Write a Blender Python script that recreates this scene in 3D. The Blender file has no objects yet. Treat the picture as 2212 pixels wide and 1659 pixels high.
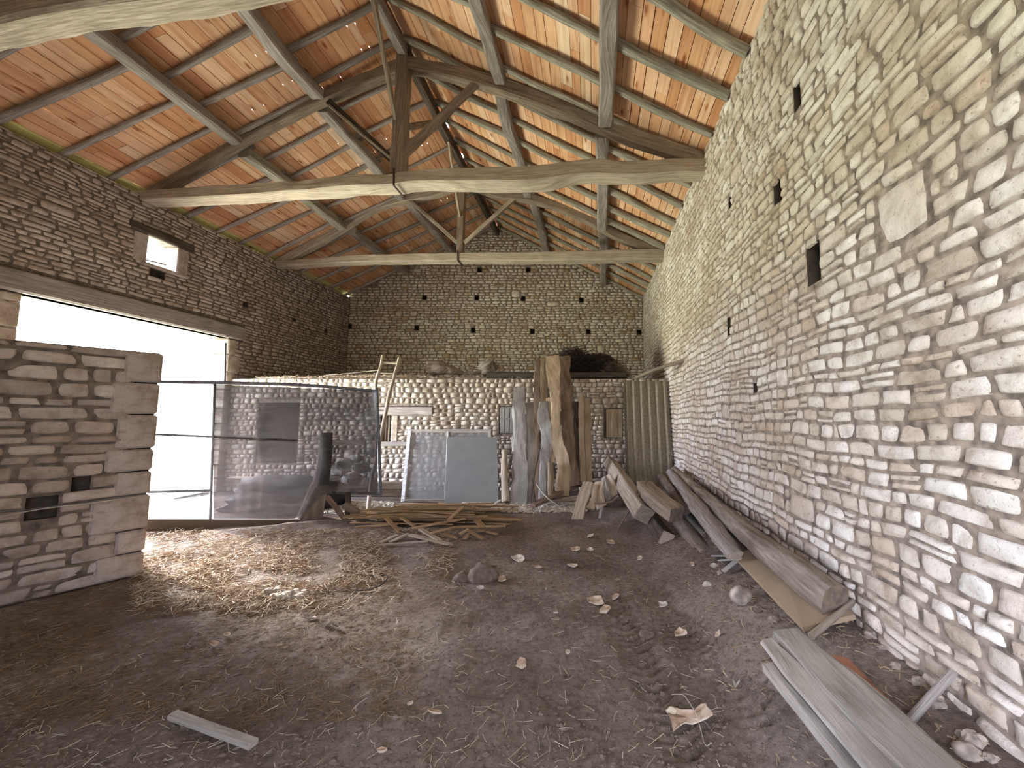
import bpy, math, random
import numpy as np
from mathutils import Vector, noise as mn

# ------------------------------------------------------------------ camera, sky, exposure
sc = bpy.context.scene
C = sc.collection
F = 830.0; PCX = 1280.0; PCY = 829.5; HCAM = 1.6
TH = math.atan((900 - PCY) / F); CT, ST = math.cos(TH), math.sin(TH)
cam = bpy.data.cameras.new('camera')
camo = bpy.data.objects.new('camera', cam); C.objects.link(camo)
camo.location = (0, 0, HCAM); camo.rotation_euler = (math.pi / 2 + TH, 0, 0)
cam.sensor_width = 36; cam.lens = F / 2212 * 36; cam.shift_x = -(PCX - 1106) / 2212
cam.clip_start = 0.05; cam.clip_end = 200
sc.camera = camo
sc.view_settings.view_transform = 'Standard'; sc.view_settings.look = 'None'
sc.view_settings.gamma = 1; sc.view_settings.use_curve_mapping = False
sc.view_settings.exposure = 4.05

w = bpy.data.worlds.new('sky'); sc.world = w; w.use_nodes = True
nt = w.node_tree; bg = nt.nodes['Background']
tc = nt.nodes.new('ShaderNodeTexCoord'); sx = nt.nodes.new('ShaderNodeSeparateXYZ')
cr = nt.nodes.new('ShaderNodeValToRGB'); mr = nt.nodes.new('ShaderNodeMapRange')
nt.links.new(tc.outputs['Generated'], sx.inputs[0]); nt.links.new(sx.outputs['Z'], mr.inputs[0])
mr.inputs[1].default_value = -1; mr.inputs[2].default_value = 1
e = cr.color_ramp.elements
e[0].position = 0.0; e[0].color = (0.78, 0.79, 0.63, 1)
e[1].position = 0.485; e[1].color = (0.80, 0.84, 0.65, 1)
a = e.new(0.515); a.color = (0.90, 0.94, 1.18, 1)
a = e.new(1.0); a.color = (0.72, 0.86, 1.12, 1)
nt.links.new(mr.outputs[0], cr.inputs[0]); nt.links.new(cr.outputs[0], bg.inputs[0])
# the sky and sunlit ground are brightest on the side of the big doorway
dp = nt.nodes.new('ShaderNodeVectorMath'); dp.operation = 'DOT_PRODUCT'; dp.inputs[1].default_value = (-0.93, 0.30, 0.15)
sm = nt.nodes.new('ShaderNodeMapRange'); sm.interpolation_type = 'SMOOTHSTEP'
sm.inputs[1].default_value = -0.2; sm.inputs[2].default_value = 0.95; sm.inputs[3].default_value = 0.38; sm.inputs[4].default_value = 2.7
nt.links.new(tc.outputs['Generated'], dp.inputs[0]); nt.links.new(dp.outputs['Value'], sm.inputs[0]); nt.links.new(sm.outputs[0], bg.inputs[1])

def portal(loc, rot, sx_, sy_):
    l = bpy.data.lights.new('daylight_portal', 'AREA'); l.shape = 'RECTANGLE'; l.size = sx_; l.size_y = sy_
    l.cycles.is_portal = True
    o = bpy.data.objects.new('daylight_portal', l); o.location = loc; o.rotation_euler = rot; C.objects.link(o)
XL, XR, YB = -7.95, 1.65, 12.3          # left wall, right wall, back wall
YF = -1.6                                # wall behind the camera
DY0, DY1, DZ = 5.22, 8.27, 3.30          # big door in the left wall
WY0, WY1, WZ0, WZ1 = 6.62, 7.12, 4.33, 4.83
FX0, FX1, FZ = -1.6, 1.35, 3.2            # unseen entrance behind the camera, placed and sized for its light
portal((XL - .35, (DY0 + DY1) / 2, DZ / 2), (0, -math.pi / 2, 0), DZ, DY1 - DY0)
portal((XL - .35, (WY0 + WY1) / 2, (WZ0 + WZ1) / 2), (0, -math.pi / 2, 0), WZ1 - WZ0, WY1 - WY0)
portal(((FX0 + FX1) / 2, YF - .3, FZ / 2), (math.pi / 2, 0, 0), FX1 - FX0, FZ)

sun = bpy.data.lights.new('sun', 'SUN'); sun.energy = 2.0; sun.angle = math.radians(14); sun.color = (1.0, .96, .90)
suno = bpy.data.objects.new('sun', sun); C.objects.link(suno); suno.location = (-14, 10, 8)
suno.rotation_euler = Vector((0.84, -0.42, -0.50)).to_track_quat('-Z', 'Y').to_euler()

# ------------------------------------------------------------------ pixel to world helpers (2212 x 1659 photograph)
def ray(px, py):
    x = (px - PCX) / F; y = (PCY - py) / F
    return Vector((x, CT - y * ST, ST + y * CT))
CAM = Vector((0, 0, HCAM))
def onX(px, py, X): d = ray(px, py); return CAM + d * (X / d.x)
def onY(px, py, Y): d = ray(px, py); return CAM + d * (Y / d.y)
def onZ(px, py, Z=0.0): d = ray(px, py); return CAM + d * ((Z - HCAM) / d.z)
def onP(px, py, p, n): d = ray(px, py); return CAM + d * ((p - CAM).dot(n) / d.dot(n))

# ------------------------------------------------------------------ materials
def nodes(name):
    m = bpy.data.materials.new(name); m.use_nodes = True
    t = m.node_tree; b = t.nodes['Principled BSDF']
    return m, t, b
def N(t, kind, **kw):
    n = t.nodes.new(kind)
    for k, v in kw.items():
        if k.startswith('i_'): n.inputs[k[2:].replace('_', ' ')].default_value = v
        else: setattr(n, k, v)
    return n
def ramp(t, stops, fac=None):
    r = t.nodes.new('ShaderNodeValToRGB'); el = r.color_ramp.elements
    el[0].position, el[0].color = stops[0][0], (*stops[0][1], 1)
    el[1].position, el[1].color = stops[-1][0], (*stops[-1][1], 1)
    for p, c in stops[1:-1]:
        q = el.new(p); q.color = (*c, 1)
    if fac is not None: t.links.new(fac, r.inputs[0])
    return r
def mix(t, a, b, fac, mode='MIX'):
    m = t.nodes.new('ShaderNodeMix'); m.data_type = 'RGBA'; m.blend_type = mode
    for s, v in ((0, fac), (6, a), (7, b)):
        if hasattr(v, 'is_linked') or hasattr(v, 'links'): t.links.new(v, m.inputs[s])
        elif isinstance(v, (tuple, list)): m.inputs[s].default_value = (*v, 1)
        else: m.inputs[s].default_value = v
    return m.outputs[2]
def bump(t, b, h, s, d=.01, prev=None):
    n = N(t, 'ShaderNodeBump'); n.inputs['Strength'].default_value = s; n.inputs['Distance'].default_value = d
    t.links.new(h, n.inputs['Height'])
    if prev: t.links.new(prev.outputs[0], n.inputs['Normal'])
    t.links.new(n.outputs[0], b.inputs['Normal']); return n

def wood(name, dark, mid, light, stretch=22, gs=2.6, bs=.9, patch=None, rough=.85, island=False):
    """grain along UV.x (metres)"""
    m, t, b = nodes(name)
    tcn = N(t, 'ShaderNodeTexCoord'); mp = N(t, 'ShaderNodeMapping')
    mp.inputs['Scale'].default_value = (gs, gs * stretch, 1)
    t.links.new(tcn.outputs['UV'], mp.inputs[0])
    oi = N(t, 'ShaderNodeObjectInfo'); gm = N(t, 'ShaderNodeNewGeometry')
    rnd = gm.outputs['Random Per Island'] if island else oi.outputs['Random']
    off = N(t, 'ShaderNodeVectorMath', operation='SCALE'); off.inputs[0].default_value = (37., 91., 13.)
    t.links.new(rnd, off.inputs['Scale'])
    ad = N(t, 'ShaderNodeVectorMath', operation='ADD'); t.links.new(mp.outputs[0], ad.inputs[0]); t.links.new(off.outputs[0], ad.inputs[1])
    n1 = N(t, 'ShaderNodeTexNoise'); n1.inputs['Scale'].default_value = 1.0; n1.inputs['Detail'].default_value = 7; n1.inputs['Roughness'].default_value = .65
    t.links.new(ad.outputs[0], n1.inputs[0])
    r = ramp(t, [(.3, dark), (.5, mid), (.68, light)], n1.outputs[0])
    n2 = N(t, 'ShaderNodeTexNoise'); n2.inputs['Scale'].default_value = 3.5; n2.inputs['Detail'].default_value = 4
    t.links.new(tcn.outputs['Object'], n2.inputs[0])
    hs = N(t, 'ShaderNodeHueSaturation')
    mv = N(t, 'ShaderNodeMapRange'); mv.inputs[3].default_value = .72; mv.inputs[4].default_value = 1.25
    t.links.new(n2.outputs[0], mv.inputs[0])
    mv2 = N(t, 'ShaderNodeMapRange'); mv2.inputs[3].default_value = .8; mv2.inputs[4].default_value = 1.2
    t.links.new(rnd, mv2.inputs[0])
    mu = N(t, 'ShaderNodeMath', operation='MULTIPLY'); t.links.new(mv.outputs[0], mu.inputs[0]); t.links.new(mv2.outputs[0], mu.inputs[1])
    t.links.new(mu.outputs[0], hs.inputs['Value']); t.links.new(r.outputs[0], hs.inputs['Color'])
    col = hs.outputs[0]
    if patch:
        n3 = N(t, 'ShaderNodeTexNoise'); n3.inputs['Scale'].default_value = 1.8; n3.inputs['Detail'].default_value = 5
        t.links.new(tcn.outputs['Object'], n3.inputs[0])
        rr = ramp(t, [(.48, (0, 0, 0)), (.66, (1, 1, 1))], n3.outputs[0])
        col = mix(t, col, patch, rr.outputs[0])
    t.links.new(col, b.inputs['Base Color']); b.inputs['Roughness'].default_value = rough
    b.inputs['Specular IOR Level'].default_value = .2
    bump(t, b, n1.outputs[0], bs, .012)
    return m

def stone(name, stops, pit=.5, fine=40, warm=None, bs=.6):
    m, t, b = nodes(name)
    gm = N(t, 'ShaderNodeNewGeometry'); tcn = N(t, 'ShaderNodeTexCoord')
    r = ramp(t, stops, gm.outputs['Random Per Island'])
    n1 = N(t, 'ShaderNodeTexNoise'); n1.inputs['Scale'].default_value = 9; n1.inputs['Detail'].default_value = 8; n1.inputs['Roughness'].default_value = .62
    t.links.new(tcn.outputs['Object'], n1.inputs[0])
    r1 = ramp(t, [(.28, (.62, .56, .5)), (.5, (.95, .94, .92)), (.7, (1.12, 1.12, 1.12))], n1.outputs[0])
    col = mix(t, r.outputs[0], r1.outputs[0], 1.0, 'MULTIPLY')
    n2 = N(t, 'ShaderNodeTexNoise'); n2.inputs['Scale'].default_value = fine; n2.inputs['Detail'].default_value = 5; n2.inputs['Roughness'].default_value = .7
    t.links.new(tcn.outputs['Object'], n2.inputs[0])
    r2 = ramp(t, [(.30, (.35, .30, .25)), (.42, (1, 1, 1))], n2.outputs[0])
    col = mix(t, col, r2.outputs[0], pit, 'MULTIPLY')
    n3 = N(t, 'ShaderNodeTexNoise'); n3.inputs['Scale'].default_value = 1.1; n3.inputs['Detail'].default_value = 4
    t.links.new(tcn.outputs['Object'], n3.inputs[0])
    r3 = ramp(t, [(.4, (.82, .74, .66)), (.6, (1.05, 1.04, 1.02))], n3.outputs[0])
    col = mix(t, col, r3.outputs[0], .8, 'MULTIPLY')
    t.links.new(col, b.inputs['Base Color']); b.inputs['Roughness'].default_value = .95
    b.inputs['Specular IOR Level'].default_value = .1
    p = bump(t, b, n1.outputs[0], bs, .03)
    bump(t, b, n2.outputs[0], bs, .012, p)
    return m

def plain(name, col, rough=.8, metal=0, var=.25, scale=12, bs=.3, col2=None):
    m, t, b = nodes(name)
    tcn = N(t, 'ShaderNodeTexCoord'); n = N(t, 'ShaderNodeTexNoise'); n.inputs['Scale'].default_value = scale; n.inputs['Detail'].default_value = 6
    t.links.new(tcn.outputs['Object'], n.inputs[0])
    c2 = col2 or tuple(c * (1 - var * 1.4) for c in col)
    r = ramp(t, [(.35, c2), (.65, tuple(min(1, c * (1 + var * .5)) for c in col))], n.outputs[0])
    t.links.new(r.outputs[0], b.inputs['Base Color']); b.inputs['Roughness'].default_value = rough; b.inputs['Metallic'].default_value = metal
    bump(t, b, n.outputs[0], bs, .01)
    return m

M = {}
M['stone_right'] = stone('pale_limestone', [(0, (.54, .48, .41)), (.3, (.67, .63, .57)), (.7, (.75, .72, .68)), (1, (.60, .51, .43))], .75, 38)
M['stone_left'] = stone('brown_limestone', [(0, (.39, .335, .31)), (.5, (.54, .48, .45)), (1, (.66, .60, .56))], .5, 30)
M['stone_back'] = stone('buff_limestone', [(0, (.62, .57, .49)), (.4, (.77, .72, .64)), (.85, (.86, .82, .75)), (.96, (.55, .41, .28)), (1, (.45, .33, .2))], .4, 30)
M['stone_low'] = stone('rubble_limestone', [(0, (.42, .36, .30)), (.5, (.60, .55, .48)), (1, (.74, .70, .64))], .4, 30)
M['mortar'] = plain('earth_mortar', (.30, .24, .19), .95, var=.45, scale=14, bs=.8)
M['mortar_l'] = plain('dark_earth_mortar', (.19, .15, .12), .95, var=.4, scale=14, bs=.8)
M['hole'] = plain('dark_hole_lining', (.075, .058, .045), 1)  # wall holes lined in a darker brown than the mortar
M['oak_grey'] = wood('grey_oak', (.16, .135, .115), (.33, .29, .26), (.47, .43, .39))
M['oak_pale'] = wood('pale_oak', (.24, .19, .14), (.42, .35, .27), (.56, .49, .40))
M['oak_brown'] = wood('brown_oak', (.12, .09, .065), (.25, .195, .145), (.36, .29, .22))
M['oak_moss'] = wood('weathered_rafter_oak', (.12, .105, .08), (.30, .275, .22), (.47, .45, .36), stretch=14, bs=1.0)
M['oak_dark'] = wood('dark_oak', (.035, .028, .022), (.085, .066, .05), (.16, .13, .10))
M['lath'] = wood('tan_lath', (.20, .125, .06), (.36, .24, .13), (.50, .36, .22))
M['slab_tan'] = wood('tan_slab', (.22, .16, .10), (.36, .27, .18), (.46, .37, .26), stretch=8)
M['slab_grey'] = wood('grey_slab', (.20, .18, .165), (.34, .32, .29), (.47, .45, .41), stretch=8, patch=(.22, .2, .18))
M['slab_red'] = wood('red_brown_slab', (.12, .078, .055), (.22, .155, .11), (.32, .235, .17), stretch=8)
M['plank_old'] = wood('old_grey_plank', (.22, .19, .16), (.40, .365, .32), (.52, .48, .43), stretch=16, patch=(.30, .265, .23))
M['log'] = wood('bark_log', (.10, .075, .055), (.235, .19, .15), (.36, .31, .26), stretch=6, bs=1.0)
M['saw_end'] = plain('sawn_end', (.20, .15, .11), .9, scale=20)
M['iron'] = plain('rusty_iron', (.07, .04, .03), .7, .4, scale=40)
M['terracotta'] = plain('terracotta', (.38, .17, .10), .85, scale=9)
M['brick'] = plain('red_brick_dust', (.30, .12, .085), .9, scale=9)
M['straw'] = wood('straw', (.42, .31, .21), (.68, .56, .42), (.90, .84, .73), island=True)
M['straw_pale'] = wood('pale_straw', (.50, .42, .28), (.70, .62, .46), (.90, .86, .76), island=True)
M['twig'] = wood('dark_twig', (.02, .014, .012), (.05, .035, .03), (.09, .07, .06), island=True)
M['card'] = plain('torn_card', (.66, .56, .46), .85, var=.3, scale=10, col2=(.36, .24, .15))
M['chalk'] = plain('pale_stone_chip', (.66, .60, .50), .9, scale=20)
M['rock'] = plain('field_stone', (.48, .40, .33), .9, scale=12, var=.45, bs=.6)
M['clod'] = plain('dry_soil_clod', (.19, .145, .115), .98, scale=18, bs=.6)
M['asbestos'] = plain('corrugated_fibre_cement', (.30, .26, .19), .9, var=.2, scale=25)
M['shadow_black'] = plain('flat_shadow_black', (.02, .018, .018), .8)  # near-black tone for the added shadow lump
M['frame_white'] = plain('chipped_white_paint', (.60, .58, .55), .6, scale=15)
M['wire'] = plain('pale_wire', (.55, .50, .42), .6)
M['steel'] = plain('steel_rail', (.15, .16, .19), .45, .3, scale=15)

def board_mat(name, stops):
    m, t, b = nodes(name)
    tcn = N(t, 'ShaderNodeTexCoord'); gm = N(t, 'ShaderNodeNewGeometry')
    off = N(t, 'ShaderNodeVectorMath', operation='SCALE'); off.inputs[0].default_value = (57., 31., 13.)
    t.links.new(gm.outputs['Random Per Island'], off.inputs['Scale'])
    ad = N(t, 'ShaderNodeVectorMath', operation='ADD'); t.links.new(tcn.outputs['UV'], ad.inputs[0]); t.links.new(off.outputs[0], ad.inputs[1])
    r = ramp(t, stops, gm.outputs['Random Per Island'])
    mp = N(t, 'ShaderNodeMapping'); mp.inputs['Scale'].default_value = (.9, 16, 1); t.links.new(ad.outputs[0], mp.inputs[0])
    n1 = N(t, 'ShaderNodeTexNoise'); n1.inputs['Scale'].default_value = 1; n1.inputs['Detail'].default_value = 6; n1.inputs['Distortion'].default_value = .6
    t.links.new(mp.outputs[0], n1.inputs[0])
    r1 = ramp(t, [(.3, (.76, .62, .52)), (.5, (.98, .96, .94)), (.7, (1.12, 1.13, 1.14))], n1.outputs[0])
    col = mix(t, r.outputs[0], r1.outputs[0], .9, 'MULTIPLY')
    mp2 = N(t, 'ShaderNodeMapping'); mp2.inputs['Scale'].default_value = (2.2, 6.5, 1); t.links.new(ad.outputs[0], mp2.inputs[0])
    v = N(t, 'ShaderNodeTexVoronoi'); v.inputs['Scale'].default_value = 1.0; t.links.new(mp2.outputs[0], v.inputs[0])
    r2 = ramp(t, [(.07, (.28, .14, .08)), (.13, (.72, .5, .36)), (.2, (1, 1, 1))], v.outputs['Distance'])
    col = mix(t, col, r2.outputs[0], .85, 'MULTIPLY')
    n3 = N(t, 'ShaderNodeTexNoise'); n3.inputs['Scale'].default_value = 1.6; n3.inputs['Detail'].default_value = 3; t.links.new(tcn.outputs['Object'], n3.inputs[0])
    r3 = ramp(t, [(.35, (.80, .74, .70)), (.6, (1.05, 1.05, 1.05))], n3.outputs[0])
    col = mix(t, col, r3.outputs[0], .8, 'MULTIPLY')
    t.links.new(col, b.inputs['Base Color']); b.inputs['Roughness'].default_value = .75; b.inputs['Specular IOR Level'].default_value = .2
    bump(t, b, n1.outputs[0], .15, .005)
    return m
M['board'] = board_mat('pine_board', [(0, (.56, .28, .14)), (.3, (.69, .42, .24)), (.6, (.76, .53, .36)), (.85, (.65, .36, .20)), (1, (.80, .63, .45))])

M['eave_glow'] = board_mat('glow_tinted_eave_board', [(0, (.62, .58, .20)), (.5, (.74, .70, .30)), (1, (.66, .60, .30))])  # yellow-green daylight at the left eave, put into the board colour

def soil():
    m, t, b = nodes('trampled_soil')
    tcn = N(t, 'ShaderNodeTexCoord')
    n1 = N(t, 'ShaderNodeTexNoise'); n1.inputs['Scale'].default_value = 1.3; n1.inputs['Detail'].default_value = 8; n1.inputs['Roughness'].default_value = .6
    n2 = N(t, 'ShaderNodeTexNoise'); n2.inputs['Scale'].default_value = 22; n2.inputs['Detail'].default_value = 8; n2.inputs['Roughness'].default_value = .7
    n3 = N(t, 'ShaderNodeTexNoise'); n3.inputs['Scale'].default_value = 90; n3.inputs['Detail'].default_value = 4
    for n in (n1, n2, n3): t.links.new(tcn.outputs['Object'], n.inputs[0])
    r1 = ramp(t, [(.35, (.19, .142, .112)), (.5, (.27, .215, .178)), (.68, (.37, .31, .265))], n1.outputs[0])
    r2 = ramp(t, [(.3, (.45, .42, .40)), (.52, (1, 1, 1)), (.72, (1.35, 1.3, 1.25))], n2.outputs[0])
    col = mix(t, r1.outputs[0], r2.outputs[0], 1.0, 'MULTIPLY')
    r3 = ramp(t, [(.68, (0, 0, 0)), (.76, (1, 1, 1))], n3.outputs[0])
    col = mix(t, col, (.42, .35, .27), r3.outputs[0])
    t.links.new(col, b.inputs['Base Color']); b.inputs['Roughness'].default_value = .97; b.inputs['Specular IOR Level'].default_value = .15
    p = bump(t, b, n2.outputs[0], 1.0, .035)
    bump(t, b, n3.outputs[0], .8, .008, p)
    return m
M['soil'] = soil()

def film(name, alpha_lo, alpha_hi, col, smear=True, trans=(.9, .9, .92)):
    m, t, b = nodes(name)
    out = t.nodes['Material Output']; tcn = N(t, 'ShaderNodeTexCoord')
    mp = N(t, 'ShaderNodeMapping'); mp.inputs['Scale'].default_value = (.9, .9, 4.5) if smear else (2, 2, 2); t.links.new(tcn.outputs['Object'], mp.inputs[0])
    n1 = N(t, 'ShaderNodeTexNoise'); n1.inputs['Scale'].default_value = 2.0; n1.inputs['Detail'].default_value = 9; n1.inputs['Roughness'].default_value = .65
    t.links.new(mp.outputs[0], n1.inputs[0])
    mr_ = N(t, 'ShaderNodeMapRange'); mr_.inputs[1].default_value = .35; mr_.inputs[2].default_value = .68; mr_.inputs[3].default_value = alpha_lo; mr_.inputs[4].default_value = alpha_hi
    t.links.new(n1.outputs[0], mr_.inputs[0])
    tr = N(t, 'ShaderNodeBsdfTransparent'); tr.inputs[0].default_value = (*trans, 1)
    df = N(t, 'ShaderNodeBsdfDiffuse'); df.inputs[0].default_value = (*col, 1)
    tl = N(t, 'ShaderNodeBsdfTranslucent'); tl.inputs[0].default_value = (*col, 1)
    ms = N(t, 'ShaderNodeMixShader'); ms.inputs[0].default_value = .35; t.links.new(df.outputs[0], ms.inputs[1]); t.links.new(tl.outputs[0], ms.inputs[2])
    gl = N(t, 'ShaderNodeBsdfGlossy'); gl.inputs['Roughness'].default_value = .18
    m2 = N(t, 'ShaderNodeMixShader'); m2.inputs[0].default_value = .06; t.links.new(ms.outputs[0], m2.inputs[1]); t.links.new(gl.outputs[0], m2.inputs[2])
    m3 = N(t, 'ShaderNodeMixShader'); t.links.new(mr_.outputs[0], m3.inputs[0]); t.links.new(tr.outputs[0], m3.inputs[1]); t.links.new(m2.outputs[0], m3.inputs[2])
    t.links.new(m3.outputs[0], out.inputs[0]); t.nodes.remove(b)
    return m
M['film'] = film('smoky_plastic_film', .50, .97, (.045, .04, .04), trans=(.30, .29, .31))
M['film_clear'] = film('clear_plastic_film', .04, .22, (.6, .6, .62), trans=(.95, .95, .96))
M['glass'] = film('dusty_glass', .40, .66, (.44, .445, .44), False)
M['glass2'] = film('frosted_dusty_glass', .82, .95, (.37, .385, .375), False)

# ------------------------------------------------------------------ object helpers
def tag(o, label=None, cat=None, group=None, kind=None):
    if label: o['label'] = label
    if cat: o['category'] = cat
    if group: o['group'] = group
    if kind: o['kind'] = kind
    return o
def empty(name, loc, label, cat, group=None):
    o = bpy.data.objects.new(name, None); C.objects.link(o); o.location = loc; o.empty_display_size = .1
    return tag(o, label, cat, group)
def mesh_obj(name, V, Fc, mats, parent=None, uvs=None, mi=None, smooth=True, origin=None):
    V = np.asarray(V, dtype=float)
    if parent is not None: org = np.array(parent.location)
    elif origin is not None: org = np.array(origin)
    else: org = np.array([V[:, 0].mean(), V[:, 1].mean(), V[:, 2].min()])
    me = bpy.data.meshes.new(name); me.from_pydata((V - org).tolist(), [], [tuple(f) for f in Fc])
    if not isinstance(mats, (list, tuple)): mats = [mats]
    for m in mats: me.materials.append(m)
    if mi is not None: me.polygons.foreach_set('material_index', np.asarray(mi, dtype=np.int32))
    me.polygons.foreach_set('use_smooth', [smooth] * len(me.polygons) if isinstance(smooth, bool) else list(smooth))
    if uvs is not None:
        uv = me.uv_layers.new(name='uv')
        idx = np.zeros(len(me.loops), dtype=np.int32); me.loops.foreach_get('vertex_index', idx)
        uv.data.foreach_set('uv', np.asarray(uvs, dtype=float)[idx].ravel())
    me.update()
    o = bpy.data.objects.new(name, me); C.objects.link(o)
    if parent is not None: o.parent = parent
    else: o.location = org
    return o

def sweep(pts, w, h, ncs=10, sq=4.0, rough=.006, wav=0.0, up=(0, 0, 1), step=.12, seed=0, caps=True, lump=2.5):
    """irregular timber along pts; w across, h along 'up'. returns V,F,UV"""
    pts = [Vector(p) for p in pts]
    n = len(pts); L = [0]
    for i in range(1, n): L.append(L[-1] + (pts[i] - pts[i - 1]).length)
    ws = list(w) if isinstance(w, (list, tuple)) else [w] * n
    hs = list(h) if isinstance(h, (list, tuple)) else [h] * n
    m = max(2, int(L[-1] / step) + 1)
    rs = random.Random(seed); off = Vector((rs.uniform(-99, 99), rs.uniform(-99, 99), rs.uniform(-99, 99)))
    S = []
    for k in range(m):
        s = L[-1] * k / (m - 1); i = 0
        while i < n - 2 and s > L[i + 1]: i += 1
        f = (s - L[i]) / max(1e-9, L[i + 1] - L[i])
        g = f * f * (3 - 2 * f) if n > 2 else f
        p0 = pts[max(i - 1, 0)]; p1 = pts[i]; p2 = pts[i + 1]; p3 = pts[min(i + 2, n - 1)]
        if n > 2: P = .5 * ((2 * p1) + (p2 - p0) * f + (2 * p0 - 5 * p1 + 4 * p2 - p3) * f * f + (3 * p1 - p0 - 3 * p2 + p3) * f ** 3)
        else: P = p1.lerp(p2, f)
        S.append((P, ws[i] + (ws[i + 1] - ws[i]) * g, hs[i] + (hs[i + 1] - hs[i]) * g, s))
    V = []; UV = []; Fc = []
    up = Vector(up)
    if sq >= 4:
        e_ = {4: .68, 5: .74, 6: .82, 7: .88, 8: .92, 9: .93}.get(int(sq), .85)
        SQ = []
        for (ax, ay, bx, by) in ((1, -1, 1, 1), (1, 1, -1, 1), (-1, 1, -1, -1), (-1, -1, 1, -1)):
            mx, my = (ax + bx) / 2, (ay + by) / 2
            ks = (-e_, 0, e_) if ncs < 16 else (-e_, -.4, .1, .5, e_)
            for q_ in ks: SQ.append((mx + (bx - mx) * q_, my + (by - my) * q_))
        ncs = len(SQ)
    for k, (P, ww, hh, s) in enumerate(S):
        t = (S[min(k + 1, m - 1)][0] - S[max(k - 1, 0)][0]).normalized()
        side = t.cross(up).normalized(); nn = side.cross(t).normalized()
        if wav:
            q = mn.noise_vector(Vector((s * 1.1, 0, 0)) + off)
            P = P + side * q.x * wav + nn * q.y * wav
        for j in range(ncs + 1):
            if sq >= 4:
                (c, sn) = SQ[j % ncs]; d = 1.0
            else:
                a = 2 * math.pi * (j % ncs + .5) / ncs
                c, sn = math.cos(a), math.sin(a)
                d = (abs(c) ** sq + abs(sn) ** sq) ** (-1 / sq)
            nz = mn.noise(Vector((s * lump, c * 1.2, sn * 1.2)) + off) * 1.0 + mn.noise(Vector((s * lump * 3, c * 3, sn * 3)) + off) * .5
            r = 1 + nz * rough / max(.01, min(ww, hh) / 2)
            V.append(P + side * (c * d * ww / 2 * r) + nn * (sn * d * hh / 2 * r))
            UV.append((s, j / ncs * (ww + hh) * 2))
    W = ncs + 1
    for k in range(m - 1):
        for j in range(ncs):
            A = k * W + j; Fc.append((A, A + 1, A + W + 1, A + W))
    nf = len(Fc)
    if caps:
        for base, rev in ((0, False), ((m - 1) * W, True)):
            ring = [V[base + j] for j in range(ncs)]; b0 = len(V)
            c0 = sum(ring, Vector()) / ncs
            V += ring + [c0]; UV += [(p.x * .3 + p.y * .3, p.z * .3) for p in ring] + [(0, 0)]
            for j in range(ncs):
                q = (b0 + j, b0 + (j + 1) % ncs, b0 + ncs)
                Fc.append(q if rev else q[::-1])
    return V, Fc, UV, nf

def timber(name, pts, w, h, mat, parent=None, label=None, cat=None, group=None, capmat=None, **kw):
    global _seed
    _seed += 1; kw.setdefault('seed', _seed)
    V, Fc, UV, nf = sweep(pts, w, h, **kw)
    mi = [0] * nf + [1 if capmat else 0] * (len(Fc) - nf)
    o = mesh_obj(name, V, Fc, [mat] + ([capmat] if capmat else []), parent, UV, mi, [True] * nf + [False] * (len(Fc) - nf))
    if kw.get('sq', 4) >= 4: o.data.set_sharp_from_angle(angle=math.radians(28))
    return tag(o, label, cat, group)
_seed = 10

def box(name, c, size, mat, parent=None, rot=None, bev=.004, label=None, cat=None, group=None, kind=None):
    """bevelled box, c centre, rot = 3 axes (Vectors)"""
    hx, hy, hz = [s / 2 for s in size]
    X, Y, Z = rot or (Vector((1, 0, 0)), Vector((0, 1, 0)), Vector((0, 0, 1)))
    c = Vector(c); V = []; b = min(bev, hx * .5, hy * .5, hz * .5)
    idx = {}
    for sx_ in (-1, 1):
        for sy_ in (-1, 1):
            for sz_ in (-1, 1):
                for ax in range(3):
                    q = [sx_ * (hx - b), sy_ * (hy - b), sz_ * (hz - b)]
                    q[ax] = (sx_ * hx, sy_ * hy, sz_ * hz)[ax]
                    idx[(sx_, sy_, sz_, ax)] = len(V)
                    V.append(c + X * q[0] + Y * q[1] + Z * q[2])
    Fc = []
    for ax in range(3):
        o1, o2 = [a_ for a_ in range(3) if a_ != ax]
        for s in (-1, 1):
            f = []
            for (p, q) in ((-1, -1), (1, -1), (1, 1), (-1, 1)):
                k = [0, 0, 0]; k[ax] = s; k[o1] = p; k[o2] = q; f.append(idx[(*k, ax)])
            Fc.append(f)
    for ax in range(3):       # edges along ax
        o1, o2 = [a_ for a_ in range(3) if a_ != ax]
        for p in (-1, 1):
            for q in (-1, 1):
                def K(s, a_):
                    k = [0, 0, 0]; k[ax] = s; k[o1] = p; k[o2] = q; return idx[(*k, a_)]
                Fc.append([K(-1, o1), K(1, o1), K(1, o2), K(-1, o2)])
    for sx_ in (-1, 1):
        for sy_ in (-1, 1):
            for sz_ in (-1, 1): Fc.append([idx[(sx_, sy_, sz_, a_)] for a_ in range(3)])
    long = max(range(3), key=lambda i: size[i])
    UV = []
    for v in V:
        l = [(v - c).dot(A) for A in (X, Y, Z)]
        u = l[long]; r = [l[i] for i in range(3) if i != long]; UV.append((u, r[0] + r[1]))
    import bmesh
    o = mesh_obj(name, V, Fc, mat, parent, UV, smooth=False)
    bm = bmesh.new(); bm.from_mesh(o.data); bmesh.ops.recalc_face_normals(bm, faces=bm.faces); bm.to_mesh(o.data); bm.free()
    return tag(o, label, cat, group, kind)

def beam2(name, p, q, w, h, mat, parent=None, up=(0, 0, 1), bev=.004, **kw):
    p = Vector(p); q = Vector(q); t = (q - p); L = t.length; t.normalize()
    s = t.cross(Vector(up)).normalized(); n = s.cross(t)
    return box(name, (p + q) / 2, (L, w, h), mat, parent, (t, s, n), bev, **kw)

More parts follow.
